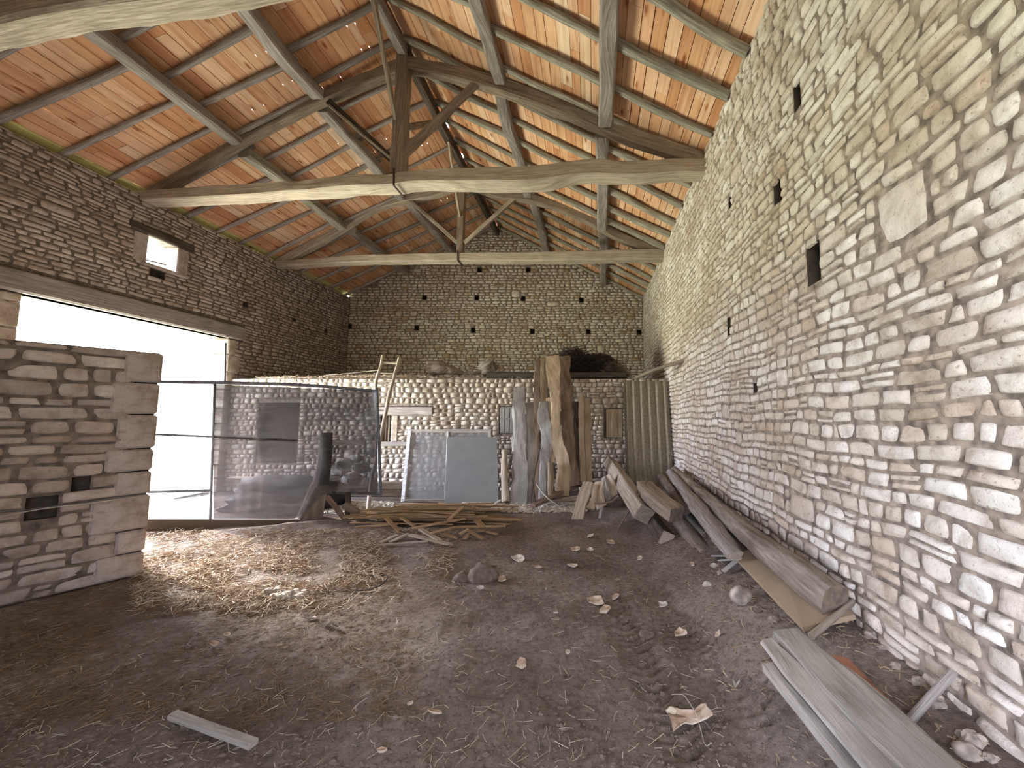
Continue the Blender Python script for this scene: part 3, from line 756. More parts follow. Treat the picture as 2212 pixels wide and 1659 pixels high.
# ------------------------------------------------------------------ rafters, one pole per bay
ordn = ['first', 'second', 'third', 'fourth', 'fifth', 'sixth', 'seventh', 'eighth', 'ninth', 'tenth', 'eleventh', 'twelfth', 'thirteenth', 'fourteenth', 'fifteenth', 'sixteenth', 'seventeenth', 'eighteenth', 'nineteenth', 'twentieth', 'twenty-first', 'twenty-second', 'twenty-third', 'twenty-fourth', 'twenty-fifth']
bays = [('left', 'eave', XL - .5, -6.10, .078, .60, .012, .10), ('left', 'middle', -6.22, -4.62, .078, .58, .012, .32), ('left', 'ridge', -4.74, XA - .05, .075, .60, .012, .5),
        ('right', 'eave', .12, XR - .015, .11, .60, .03, .2), ('right', 'middle', -1.58, .22, .10, .60, .035, .42), ('right', 'ridge', XA + .05, -1.44, .095, .60, .035, .0)]
for side, bay, xa_, xb_, dia, sp, wv, o0 in bays:
    rs = random.Random(int((xa_ + 20) * 10)); y = YB - .16; k = 0
    while y > YF + .2:
        dd = dia * rs.uniform(.82, 1.2)
        skew = rs.uniform(-.06, .06) + (-.05 if side == 'left' else .03)
        pts = []
        for q in (0, .35, .7, 1):
            x = xa_ + (xb_ - xa_) * q
            pts.append(Vector((x, y + skew * (q - .5) * 2 + (rs.uniform(-wv, wv) if 0 < q < 1 else 0), zb(x) - dd * .5 - .012 - (rs.uniform(0, wv) * .5 if 0 < q < 1 else 0))))
        timber('rafter', pts, [dd * rs.uniform(.85, 1.1) for _ in pts], [dd * rs.uniform(.85, 1.05) for _ in pts], M['oak_moss' if side == 'right' else 'oak_grey'], None,
               f'{ordn[k]} rafter pole from the back gable in the {bay} bay of the {side} roof slope', 'rafter', f'rafters in the {bay} bay of the {side} slope', ncs=10, sq=2.6, rough=.009 if side == 'right' else .005, step=.09)
        y -= sp * rs.uniform(.9, 1.1) + (o0 * .3 if k == 0 else 0); k += 1

# ------------------------------------------------------------------ left wall openings
box('door_1', (XL + .0, (4.55 + 8.62) / 2, DZ + .165), (.16, 8.62 - 4.55 - .03, .31), M['oak_grey'], bev=.03, kind='structure')
D = bpy.data.objects['door_1']
for (yy, sg) in ((DY1, 1), (DY0, -1)):
    z = 0.0; rs = random.Random(3 + sg); i = 0
    while z < DZ - .03:
        hh = min(rs.uniform(.26, .42), DZ - z); hh = DZ - z if DZ - z - hh < .12 else hh; ww = (.32, .2)[i % 2]; i += 1
        box('trim_%d' % (60 + i + (20 if sg > 0 else 0)), (XL - .14, yy + sg * (ww / 2 - .005), z + hh / 2), (.33, ww, hh - .012), M['stone_low'], bev=.02, kind='structure'); z += hh
# window: stone jambs, timber lintel, sill
WC = (WY0 + WY1) / 2; WM = (WZ0 + WZ1) / 2
box('window_1', (XL - .13, WC, WZ1 + .08), (.36, 1.05, .15), M['oak_dark'], bev=.02, kind='structure')
W1 = bpy.data.objects['window_1']
box('window_jamb', (XL - .15, WY0 - .10, WM), (.36, .2, WZ1 - WZ0), M['stone_left'], W1, bev=.015)
box('window_jamb', (XL - .15, WY1 + .09, WM), (.36, .2, WZ1 - WZ0), M['stone_left'], W1, bev=.015)
box('window_sill', (XL - .13, WC + .05, WZ0 - .03), (.42, .75, .05), M['stone_left'], W1, bev=.01)
timber('window_bar', [(XL - .2, WY0, WZ0 + .10), (XL - .2, WY1, WZ0 + .16)], .02, .02, M['iron'], W1, ncs=6)
# corner plinth line, wall niches in the low wall
def onW(px, py, d=0.0): return onY(px, py, YW - d)
def wbox(name, x0, y0, x1, y1, depth, thick, mat, **kw):
    a_ = onW(x0, y1, depth); b_ = onW(x1, y0, depth)
    return box(name, ((a_.x + b_.x) / 2, YW - depth + thick / 2, (a_.z + b_.z) / 2), (abs(b_.x - a_.x), thick, abs(b_.z - a_.z)), mat, **kw)
wbox('trim_1', 800, 879, 934, 896, .03, .14, M['oak_grey'], bev=.012, kind='structure')
wbox('trim_2', 806, 955, 892, 964, .16, .3, M['plank_old'], bev=.01, kind='structure')
wbox('trim_3', 845, 898, 860, 954, .03, .14, M['stone_low'], bev=.015, kind='structure')
s = wbox('window_2', 822, 898, 843, 956, -.08, .03, M['oak_brown'], kind='structure')
for k in range(3): wbox('window_board', 823 + 7 * k, 899, 829 + 7 * k, 955, -.055, .02, M['oak_brown'], parent=s)
s = wbox('window_3', 1079, 879, 1112, 937, .0, .04, M['plank_old'], kind='structure')
for k in range(3): wbox('shutter_board', 1080 + 10.6 * k, 882, 1090 + 10.6 * k, 935, .025, .02, M['slab_grey'], parent=s)
wbox('shutter_rail', 1080, 903, 1111, 906, .04, .02, M['slab_grey'], parent=s)
s = wbox('door_2', 1304, 882, 1345, 947, -.03, .04, M['oak_dark'], kind='structure')
for k in range(4): wbox('door_board', 1310 + 8.5 * k, 884, 1318 + 8.5 * k, 945, -.005, .02, M['slab_tan'], parent=s)
# timber edge along the loft front
a_ = onW(1050, 812, .02); b_ = onW(1352, 812, .02)
timber('loft_edge_beam', [a_ + Vector((0, .1, .03)), (a_ + b_) / 2 + Vector((0, .1, .02)), b_ + Vector((0, .1, .03))], .16, .12, M['oak_dark'], None, 'dark timber lying along the loft edge behind the leaning slabs', 'beam', ncs=12, sq=5)

# ------------------------------------------------------------------ ladder, leaning slabs, sheets at the low wall
def lean(px, py, Yb=7.15, Yt=8.25, y0=815, y1=1090, dd=0.0):
    f = max(-.2, min(1.0, (py - y0) / (y1 - y0))); return onY(px, py, Yt + (Yb - Yt) * f + dd)
lad = empty('ladder', tuple(onG(798, 1108)), 'rustic wooden ladder with crooked rails leaning against the loft beside the plastic screen', 'ladder')
lf = lambda px, py: lean(px, py, 6.35, 8.2, 815, 1108)
timber('ladder_rail', [lf(827, 768), lf(823, 789), lf(814, 818), lf(811, 836), lf(813, 882), lf(814, 951), lf(812, 995), lf(804, 1027), lf(800, 1061), lf(794, 1110)], .065, .06, M['oak_pale'], lad, ncs=8, sq=2.5, up=(0, 1, 0))
timber('ladder_rail', [lf(863, 773), lf(852, 813), lf(842, 847), lf(833, 894), lf(823, 940), lf(812, 985)], .07, .06, M['oak_pale'], lad, ncs=8, sq=2.5, up=(0, 1, 0))
for (xa_, xb_, yy) in ((824, 860, 784), (818, 854, 806), (813, 846, 829), (811, 839, 857), (812, 834, 886), (813, 828, 916), (813, 821, 946)):
    timber('rung', [lf(xa_, yy), lf(xb_, yy + 1)], .03, .03, M['oak_pale'], lad, ncs=8, sq=2)

def slab(name, pts, wpx, mat, label, cat='board', group='slabs leaning on the low wall', th=.045, dd=0.0, rough=.01, sq=7, Yb=7.15):
    P = [lean(x, y, dd=dd, Yb=Yb) for x, y in pts]
    ws = [q * p.y / F for q, p in zip(wpx, P)]
    return timber(name, P, ws, th, M[mat], None, label, cat, group, up=(0, 1, 0), ncs=14, sq=sq, rough=rough, step=.08)
slab('live_edge_slab', [(1122, 838), (1122, 900), (1124, 960), (1124, 1010), (1122, 1050), (1119, 1090)], [26, 27, 30, 28, 30, 34], 'slab_grey', 'pale grey slab standing leftmost, beside the glass sheet')
slab('live_edge_slab', [(1146, 870), (1148, 950), (1148, 1020), (1146, 1088)], [22, 22, 26, 34], 'slab_grey', 'shorter dark grey slab just right of the leftmost slab', dd=.08)
slab('live_edge_slab', [(1161, 778), (1160, 860), (1160, 960), (1164, 1085)], [12, 12, 11, 12], 'slab_red', 'narrow reddish slab standing edge-on right of the two grey slabs', dd=.02)
slab('live_edge_slab', [(1175, 780), (1174, 850), (1176, 930)], [16, 18, 18], 'slab_tan', 'tan slab top standing behind the narrow reddish slab', dd=.12)
slab('live_edge_slab', [(1175, 868), (1177, 920), (1182, 970), (1174, 1020), (1172, 1084)], [20, 22, 22, 16, 14], 'slab_grey', 'short mottled grey slab in front of the tan slabs', dd=-.04)
slab('live_edge_slab', [(1194, 770), (1198, 820), (1200, 870), (1200, 920), (1208, 970), (1218, 1010), (1216, 1072)], [28, 24, 20, 20, 24, 26, 24], 'slab_tan', 'tallest tan slab, bending to the right on its way down', dd=-.06)
slab('live_edge_slab', [(1218, 770), (1222, 850), (1226, 920), (1232, 985), (1240, 1050)], [26, 24, 26, 26, 30], 'slab_red', 'tall brown slab directly behind the bending tan slab', dd=.06)
slab('live_edge_slab', [(1239, 868), (1241, 940), (1246, 1050)], [22, 16, 14], 'oak_dark', 'almost black slab between the brown slab and the rightmost slab', dd=.12)
slab('live_edge_slab', [(1256, 855), (1257, 940), (1260, 1040)], [12, 12, 12], 'slab_tan', 'narrow tan slab left half of the rightmost pair', dd=.02)
slab('live_edge_slab', [(1268, 862), (1269, 940), (1271, 1042)], [13, 14, 16], 'slab_tan', 'dark tan slab rightmost of the leaning slabs', dd=.08)
slab('live_edge_slab', [(1186, 860), (1188, 930), (1194, 1000)], [12, 10, 9], 'slab_tan', 'small slab with a pale sawn top wedged between the grey and the bending slab', dd=-.01)
slab('round_post', [(1090, 975), (1090, 1020), (1092, 1084)], [11, 14, 18], 'oak_pale', 'short pointed post with pale split face between glass sheet and slabs', 'post', 'short posts', th=.12, sq=2.2)
slab('round_post', [(1188, 1000), (1190, 1040), (1188, 1082)], [12, 14, 10], 'slab_tan', 'short rounded post in front of the bending tan slab', 'post', 'short posts', th=.1, sq=2.2, dd=-.15)
timber('prop_pole', [lean(1150, 1035, dd=-.1), lean(1157, 1092, dd=-.5)], .02, .02, M['oak_dark'], None, 'thin dark stick standing at the foot of the narrow reddish slab', 'stick', ncs=6)
timber('prop_pole', [lean(1168, 960, dd=-.1), lean(1150, 1050, dd=-.35), lean(1148, 1092, dd=-.4)], .02, .02, M['oak_dark'], None, 'bent twig leaning on the short mottled slab', 'stick', ncs=6)
timber('prop_pole', [onY(1159, 1046, 6.9), onY(1182, 1075, 6.7), onZ(1224, 1103, .02)], .018, .018, M['wire'], None, 'pale bare twig slanting down to the floor before the slabs', 'stick', ncs=6)
timber('fallen_board', [onZ(1150, 1092, .1), onY(1250, 1045, 7.6)], .14, .06, M['slab_red'], None, 'brown beam lying slanted across the feet of the slabs', 'beam', 'fallen beams', ncs=12, sq=6)
timber('fallen_board', [onZ(1175, 1085, .06), onY(1275, 1072, 6.9)], .10, .07, M['oak_brown'], None, 'second brown beam lying low beneath the slanted one', 'beam', 'fallen beams', ncs=12, sq=6)

# corrugated sheets
def corr(x0, x1, ztop, zb_, Y0, Y1, amp, per, ph, label):
    nx = 120; nz = 14; V = []; Fc = []
    for lay in (0, 1):
        for i in range(nx + 1):
            x = x0 + (x1 - x0) * i / nx
            for j in range(nz + 1):
                f = j / nz; V.append((x, Y0 + (Y1 - Y0) * f - amp * math.cos((x - x0) / per * 2 * math.pi + ph) + lay * .008, zb_ + (ztop - zb_) * f))
    m = nz + 1; o_ = (nx + 1) * m
    for i in range(nx):
        for j in range(nz):
            A = i * m + j; Fc += [(A, A + m, A + m + 1, A + 1), (A + o_, A + o_ + 1, A + o_ + m + 1, A + o_ + m)]
        A = i * m; Fc += [(A, A + o_, A + o_ + m, A + m), (A + nz, A + nz + m, A + nz + m + o_, A + nz + o_)]
    for j in range(nz):
        for A in (j, nx * m + j): Fc.append((A, A + 1, A + 1 + o_, A + o_))
    return tag(mesh_obj('corrugated_sheet', V, Fc, M['asbestos']), label, 'corrugated sheet', 'corrugated sheets in the corner')
corr(.72, 1.60, 2.36, .18, 7.72, 8.22, .03, .165, 0, 'front corrugated cement sheet standing in the right corner')
corr(.67, 1.55, 2.34, .18, 7.82, 8.29, .03, .165, 1.2, 'corrugated cement sheet showing as a dark strip behind the front one')
# pole from the right wall over the sheets
pw = onX(1487, 777, XR + .06); pe = onY(1374, 816, 7.75)
timber('wall_pole', [pw, (pw + pe) / 2 + Vector((0, 0, .03)), pe], [.06, .075, .07], .07, M['oak_brown'], None, 'round pole sticking out of the right wall above the corrugated sheets', 'pole', ncs=10, sq=2.2)

# framed glass
def quadpanel(name, P, th, mat, parent=None, **kw):
    P = [Vector(p) for p in P]; n = (P[1] - P[0]).cross(P[3] - P[0]).normalized()
    V = P + [p + n * th for p in P]
    o = mesh_obj(name, V, [(0, 1, 2, 3), (7, 6, 5, 4), (0, 4, 5, 1), (1, 5, 6, 2), (2, 6, 7, 3), (3, 7, 4, 0)], mat, parent, smooth=False)
    return tag(o, kw.get('label'), kw.get('cat'), kw.get('group'))
gl = lambda px, py, d=0: lean(px, py, 7.25, 8.2, 900, 1085, d)
G = empty('glazed_frame', tuple(gl(970, 1083)), 'large dusty glazed sash with white chipped wooden frame leaning on the low wall', 'glass panel')
timber('frame_stile', [gl(886, 926), gl(871, 1084)], .07, .05, M['frame_white'], G, up=(0, 1, 0), sq=8, ncs=12, rough=.003)
timber('frame_stile', [gl(968, 930), gl(963, 1084)], .035, .04, M['frame_white'], G, up=(0, 1, 0), sq=8, ncs=12, rough=.002)
timber('frame_stile', [gl(1058, 930), gl(1066, 1084)], .06, .05, M['plank_old'], G, up=(0, 1, 0), sq=8, ncs=12, rough=.003)
timber('frame_rail', [gl(884, 931), gl(1062, 931)], .07, .05, M['plank_old'], G, up=(0, 1, 0), sq=8, ncs=12, rough=.003)
timber('frame_rail', [gl(869, 1081), gl(1066, 1083)], .05, .05, M['plank_old'], G, up=(0, 1, 0), sq=8, ncs=12, rough=.003)
quadpanel('glass_pane', [gl(888, 935, .01), gl(967, 935, .01), gl(963, 1080, .01), gl(876, 1080, .01)], .006, M['glass'], G)
quadpanel('glass_pane', [gl(969, 935, .01), gl(1056, 935, .01), gl(1062, 1080, .01), gl(965, 1080, .01)], .006, M['glass'], G)
quadpanel('glass_sheet', [gl(966, 944, -.07), gl(1073, 944, -.07), gl(1077, 1088, -.07), gl(960, 1088, -.07)], .008, M['glass2'], label='loose frosted grey glass sheet standing in front of the right half of the sash', cat='glass sheet')
# stacked beams left of the glass
for k, (y0, y1, mt, lb) in enumerate(((1040, 1055, 'oak_pale', 'top'), (1057, 1071, 'oak_brown', 'middle'), (1073, 1080, 'plank_old', 'lowest'))):
    hh = (y1 - y0) * 7.8 / F; c0 = onY(600, (y0 + y1) / 2, 7.85 - .06 * k); c1 = onY(878 - 3 * k, (y0 + y1) / 2 + 1, 7.85 - .06 * k)
    timber('stacked_beam', [c0, c1], .16, hh, M[mt], None, f'{lb} of the three beams stacked along the low wall left of the glass', 'beam', 'beams stacked by the low wall', ncs=12, sq=6)

# ------------------------------------------------------------------ plastic screen on a rail frame
SA = onZ(306, 1150, .02); SB = onZ(822, 1110, .02); sn = (SB - SA).cross(Vector((0, 0, 1))).normalized()
sp_ = lambda px, py, d=0: onP(px, py, SA, sn) + sn * d
S = empty('plastic_screen', tuple(SA), 'tall smoky plastic sheet on a metal rail frame standing across the doorway', 'screen')
def rail(name, pts, w_, h_, mat='steel', sq=2.5): timber(name, [sp_(*p, -.02) for p in pts], w_, h_, M[mat], S, ncs=8, sq=sq, rough=.002)
rail('top_rail', [(334, 825), (490, 827), (660, 832), (812, 845)], .04, .05)
rail('middle_rail', [(330, 938), (470, 944), (640, 951)], .03, .035)
rail('lower_rail', [(318, 1063), (450, 1060)], .03, .04)
rail('bottom_rail', [(700, 1063), (824, 1068)], .04, .05)
rail('screen_post', [(813, 838), (822, 1070)], .04, .05)
rail('screen_post', [(462, 826), (452, 1122)], .03, .03)
rail('screen_post', [(486, 740), (484, 826)], .02, .02)
V = []; Fc = []; nu = 60; nv = 24
for i in range(nu + 1):
    px = 322 + (815 - 322) * i / nu; b_ = 1120 if px < 640 else (1120 - (px - 640) * .9 if px < 700 else 1066)
    t_ = 825 + (px - 322) * .04
    for j in range(nv + 1):
        py = t_ + (b_ - t_) * j / nv
        V.append(sp_(px, py, .003 * math.sin(i * .9) + .02 * mn.noise(Vector((px * .02, py * .01, 3)))))
for i in range(nu):
    for j in range(nv): A = i * (nv + 1) + j; Fc.append((A, A + nv + 1, A + nv + 2, A + 1))
mesh_obj('plastic_film', V, Fc, [M['film'], M['film_clear']], S, mi=[1 if (k // nv) < 17 else 0 for k in range(len(Fc))])
quadpanel('shade_strip', [sp_(310, 1122), sp_(648, 1122), sp_(648, 1146), sp_(307, 1149)], .03, M['oak_dark'], S)  # dark strip added for the shadow along the foot of the screen
# fork-footed trunk prop and things behind the screen
tr = empty('forked_trunk', tuple(onG(668, 1143)), 'dark forked tree trunk standing on its two legs at the middle of the plastic screen', 'tree trunk')
q = lambda px, py, d=.0: sp_(px, py, d - .12)
timber('trunk', [q(700, 935), q(696, 1000), q(684, 1062)], [.16, .2, .26], .18, M['log'], tr, ncs=12, sq=2.2, up=(0, 1, 0))
timber('trunk_leg', [q(680, 1050), q(664, 1090), q(640, 1146)], [.2, .19, .22], .17, M['log'], tr, ncs=12, sq=2.2, up=(0, 1, 0))
timber('trunk_leg', [q(690, 1050), q(682, 1090), q(672, 1146)], [.2, .18, .22], .17, M['log'], tr, ncs=12, sq=2.2, up=(0, 1, 0))
c_ = onZ(575, 1112, .0)
lump('shadow_heap', c_ + Vector((0, .35, .18)), (.95, .45, .36), M['shadow_black'], 'added black shadow heap behind the foot of the plastic screen', 'shadow', seed=5, n=28, rough=.5, freq=1.6)  # black lump added as the dark shadow patch behind the screen
rs = random.Random(8)
for k, (px, py, r_) in enumerate(((712, 1040, .2), (735, 1020, .22), (760, 1035, .2), (780, 1010, .17), (745, 1000, .16), (770, 990, .14), (725, 1055, .16), (792, 1045, .16))):
    p = onY(px, py, 7.6 + rs.uniform(-.15, .15))
    lump('rubble_stone', p, (r_, r_ * .7, r_ * .62), M['chalk'], 'pale rubble stone heaped behind the right half of the plastic screen', 'stone', 'rubble heaped behind the screen', seed=k + 30, n=12)
timber('pale_beam', [onY(500, 1040, 6.9), onY(575, 1042, 6.9)], .2, .16, M['oak_pale'], None, 'short pale beam end seen dimly through the plastic screen', 'beam', ncs=12, sq=7)
timber('cross_board', [onY(700, 957, 7.5), onY(790, 957, 7.5)], .06, .09, M['oak_pale'], None, 'pale horizontal board seen through the right side of the screen', 'board', ncs=10, sq=7)
for a_, b_, c2, lb in (((712, 1068), (752, 1122), 'slab_red', 'long reddish prop slanting under the right end of the screen'), ((748, 1085), (782, 1108), 'oak_brown', 'stubby brown prop leaning under the screen beside the ladder foot'), ((757, 1060), (754, 1112), 'oak_dark', 'upright dark prop under the screen')):
    timber('prop_board', [sp_(*a_, .15), sp_(b_[0], b_[1], .10)], .10 if 'stubby' in lb else .06, .05, M[c2], None, lb, 'prop', 'props under the plastic screen', ncs=10, sq=6, up=(0, 1, 0))
# cable along the near-left wall
ck = lambda px, py: onP(px, py, PA, nrmP) + nrmP * .09
timber('cable', [ck(-160, 1132), ck(0, 1112), ck(90, 1096), ck(180, 1086), ck(312, 1068)], .012, .012, M['wire'], None, 'thin pale cable strung across the near-left stone wall', 'cable', ncs=6, rough=.001, sq=2)
timber('cable', [ck(-160, 1120), ck(0, 1104), ck(120, 1090), ck(312, 1064)], .008, .008, M['steel'], None, 'thin grey cable just above the pale one on the near-left wall', 'cable', ncs=6, rough=.001, sq=2)

# ------------------------------------------------------------------ loft contents
def strands(name, pts_fn, n, mat, seed, rad=(.0025, .004), ln=(.05, .14), label=None, cat=None, bend=.3, group=None, flat=.5, kind='stuff'):
    rs = np.random.default_rng(seed); V = []; Fc = []; UV = []
    for k in range(n):
        p = pts_fn(rs)
        if p is None: continue
        L = rs.uniform(*ln); a_ = rs.uniform(0, 2 * math.pi); el = rs.normal(0, flat) * .5
        d = np.array([math.cos(a_) * math.cos(el), math.sin(a_) * math.cos(el), math.sin(el)])
        sd = np.array([-math.sin(a_), math.cos(a_), 0]); upv = np.cross(sd, d); r = rs.uniform(*rad)
        bd = (sd * rs.normal() + upv * rs.normal() * .5) * bend * L * .5
        b0 = len(V); c = np.array(p)
        for s, bb in ((-.5, 0), (0, 1), (.5, 0)):
            q_ = c + d * L * s + bd * bb
            for j in range(3):
                t_ = 2.094 * j; V.append(q_ + sd * math.cos(t_) * r + upv * math.sin(t_) * r * .7); UV.append((s * L, j * .01))
        for g_ in (0, 3):
            for j in range(3): Fc.append((b0 + g_ + j, b0 + g_ + (j + 1) % 3, b0 + g_ + 3 + (j + 1) % 3, b0 + g_ + 3 + j))
        Fc += [(b0, b0 + 2, b0 + 1), (b0 + 6, b0 + 7, b0 + 8)]
    o = mesh_obj(name, V, Fc, mat, None, UV, smooth=False)
    return tag(o, label, cat, group, kind)
def blobpts(px0, px1, prof, Y0, Y1, zbase):
    def f(rs):
        px = rs.uniform(px0, px1); Y = rs.uniform(Y0, Y1); t_ = (px - px0) / (px1 - px0)
        top = np.interp(t_, [q[0] for q in prof], [q[1] for q in prof]); c0 = onY(px, 815, Y); hh = (815 - top) * Y / F
        return (c0.x, Y, zbase + hh * rs.uniform(0, 1) ** .7)
    return f
BR = blobpts(1205, 1335, [(0, 805), (.1, 755), (.25, 745), (.45, 757), (.75, 768), (.9, 775), (1, 800)], 8.6, 9.5, HW)
strands('brushwood', BR, 2600, M['twig'], 3, (.004, .009), (.25, .6), 'dark heap of dry brushwood on the loft above the leaning slabs', 'brushwood', .5, flat=.7)
lump('brush_core', onY(1275, 790, 9.1) + Vector((0, 0, .02)), (.62, .4, .25), M['twig'], 'dark rotting hay at the heart of the brushwood heap', 'hay', seed=2, n=20)
HY = blobpts(1300, 1352, [(0, 800), (.3, 775), (.7, 778), (1, 800)], 8.55, 9.1, HW)
strands('hay_clump', HY, 1200, M['oak_brown'], 4, (.003, .005), (.1, .25), 'brown hay clump on the loft right of the brushwood', 'hay', .6, flat=.8)
STP = blobpts(560, 940, [(0, 812), (.4, 810), (.5, 808), (.7, 806), (1, 810)], 8.42, 8.9, HW)
strands('loft_straw', STP, 2600, M['straw'], 6, (.003, .006), (.08, .22), 'golden straw spread along the left part of the loft edge', 'straw', .5, flat=.6)
STP2 = blobpts(930, 1200, [(0, 812), (1, 810)], 8.42, 8.8, HW)
strands('loft_straw', STP2, 600, M['straw'], 61, (.003, .005), (.08, .2), 'thin straw on the loft edge under the two stumps', 'straw', .5, flat=.4)
st1 = empty('tree_stump', tuple(onY(960, 810, 8.8)), 'long brown stump lying on the loft, left of the two', 'stump', 'stumps on the loft')
timber('stump_body', [onY(930, 798, 8.8), onY(948, 794, 8.8), onY(975, 800, 8.85), (onY(1000, 806, 8.9))], [.34, .36, .26, .12], [.34, .34, .2, .1], M['log'], st1, ncs=16, sq=2.2, rough=.05, step=.04, lump=6)
st2 = empty('tree_stump', tuple(onY(1050, 810, 8.8)), 'gnarled root stump on the loft, right of the two', 'stump', 'stumps on the loft')
timber('stump_body', [onY(1040, 804, 8.8), onY(1052, 796, 8.8), onY(1064, 783, 8.85)], [.25, .36, .3], [.25, .34, .3], M['log'], st2, ncs=16, sq=2.2, rough=.07, step=.04, lump=6)
timber('root', [onY(1050, 800, 8.75), onY(1025, 806, 8.7), onY(1010, 804, 8.65)], [.12, .08, .04], [.12, .08, .04], M['log'], st2, ncs=8, sq=2)
timber('root', [onY(1062, 790, 8.75), onY(1067, 803, 8.7), onY(1066, 810, 8.7)], [.12, .09, .06], [.12, .08, .05], M['log'], st2, ncs=8, sq=2)
rs = random.Random(12)
nmz = ['beside the ladder top', 'between ladder and left stump', 'in front of the left stump', 'against the left stump end', 'below the left stump middle']
for k in range(14):
    px = 845 + k * 7.2 + rs.uniform(-3, 3); p = onY(px, 811 - (2 if k % 3 else 6), 8.62 + rs.uniform(0, .25)); r_ = rs.uniform(.05, .10)
    lump('loft_stone', (p.x, p.y, HW + r_ * .5), (r_ * 1.2, r_, r_ * .75), M['chalk'], ordn[k] + ' yellowish stone on the loft edge, counted from the ladder toward the stumps', 'stone', 'stones on the loft edge', seed=60 + k, n=12)
timber('dead_branch', [onY(815, 800, 8.7), onY(760, 806, 8.7), onY(700, 811, 8.7)], .02, .02, M['oak_pale'], None, 'thin dead branch on the loft straw left of the ladder', 'branch', ncs=6)

# ------------------------------------------------------------------ lath heap
rs = random.Random(21)
LG = 'laths heaped on the floor'
pile0 = onZ(940, 1125)
for k in range(64):
    layer = k / 64
    L = rs.uniform(1.0, 2.5) * (1 - .35 * layer); yaw = rs.gauss(0, .10) if rs.random() < .8 else rs.uniform(-.5, .5)
    x = pile0.x + rs.uniform(-.55, .5) * (1 - layer * .5); y = pile0.y + rs.uniform(-.38, .62) * (1 - layer * .35); z = .03 + .19 * layer * (1 - min(1, abs(y - pile0.y) * .9)) + rs.uniform(0, .015)
    d = Vector((math.cos(yaw), math.sin(yaw), rs.uniform(-.03, .03))) * (L / 2)
    c_ = Vector((x, y, z + gz(x, y)))
    beam2('lath', c_ - d, c_ + d, rs.uniform(.035, .06), rs.uniform(.012, .022), M['lath'], label='tan lath lying lengthwise in the ' + ('bottom', 'middle', 'top')[min(2, int(layer * 3))] + ' layer of the heap, toward its ' + ('left', 'right')[x > pile0.x] + (' front' if y < pile0.y + .1 else ' back'), cat='lath', group=LG, up=(rs.uniform(-.15, .15), rs.uniform(-.15, .15), 1), bev=.002)
fl = [((833, 1118), (866, 1151), .2, .02, .06, 'lath sticking out steeply toward the camera at the left of the heap'),
      ((866, 1118), (895, 1136), .2, .12, .045, 'short lath slanting over the heap right of the steep one'),
      ((885, 1155), (972, 1176), .07, .03, .075, 'widest pale lath lying at the front edge of the heap'),
      ((908, 1143), (949, 1167), .1, .05, .06, 'lath slanting down behind the widest pale one'),
      ((822, 1172), (858, 1155), .03, .06, .05, 'pale lath pointing left at the front left of the heap'),
      ((842, 1171), (882, 1153), .03, .06, .05, 'second pale lath pointing left, beside the first at the front'),
      ((775, 1181), (926, 1169), .02, .05, .035, 'long thin pale lath in front of the whole heap'),
      ((970, 1122), (1000, 1095), .22, .30, .05, 'lath rising from the top of the heap toward the glass'),
      ((985, 1138), (1093, 1136), .1, .1, .045, 'long lath reaching out at the right front of the heap'),
      ((1030, 1118), (1126, 1123), .14, .08, .055, 'reddish lath with its end furthest right of the heap'),
      ((993, 1154), (1012, 1143), .05, .09, .05, 'short lath lowest in the right front cluster'),
      ((1012, 1146), (1044, 1164), .1, .02, .05, 'short lath slanting right at the heap front right'),
      ((1004, 1164), (1016, 1150), .03, .06, .06, 'stub of lath pointing at the camera at the right front'),
      ((958, 1152), (988, 1163), .09, .02, .045, 'short lath slanting down at the middle front'),
      ((1051, 1148), (1074, 1154), .02, .02, .045, 'small loose lath off the right of the heap'),
      ((891, 1141), (1004, 1120), .16, .16, .06, 'long lath tilted upward to the right across the heap front'),
      ((766, 1139), (860, 1132), .09, .1, .05, 'long lath reaching out at the left of the heap'),
      ((1030, 1124), (1042, 1136), .14, .1, .09, 'wide short board end on the right of the heap'),
      ((1030, 1146), (1048, 1146), .06, .06, .08, 'small block of board at the right front of the heap'),
      ((930, 1152), (985, 1138), .12, .14, .05, 'lath tilted up to the right under the long one'),
      ((1045, 1104), (1082, 1080), .05, .12, .06, 'grey board leaning up at the foot of the glass sheet'),
      ((1020, 1098), (1072, 1090), .05, .05, .04, 'grey lath lying at the foot of the glass sheet'),
      ((1088, 1106), (1108, 1094), .03, .06, .05, 'grey lath stub in front of the leftmost slab')]
for (a_, b_, z0, z1, w_, lb) in fl:
    beam2('lath', onZ(*a_, z0), onZ(*b_, z1), w_, .018, M['oak_pale' if 'pale' in lb else 'plank_old' if 'grey' in lb else 'lath'], label=lb, cat='lath', group=LG, bev=.002)
# pale plaster debris strips at the back
def strip(px0, px1, py0, py1, z=.03):
    def f(r):
        p = onZ(r.uniform(px0, px1), r.uniform(py0, py1), 0); return (p.x, p.y, gz(p.x, p.y) + r.uniform(0, z))
    return f
strands('plaster_chips', strip(640, 850, 1086, 1112), 2200, M['chalk'], 31, (.008, .022), (.03, .10), 'white plaster chips and straw on the floor behind the lath heap, left', 'plaster chips', .2, flat=.3)
strands('plaster_chips', strip(1000, 1265, 1086, 1108), 1800, M['chalk'], 32, (.006, .018), (.03, .12), 'pale chips and bark on the floor before the leaning slabs', 'plaster chips', .2, flat=.3)

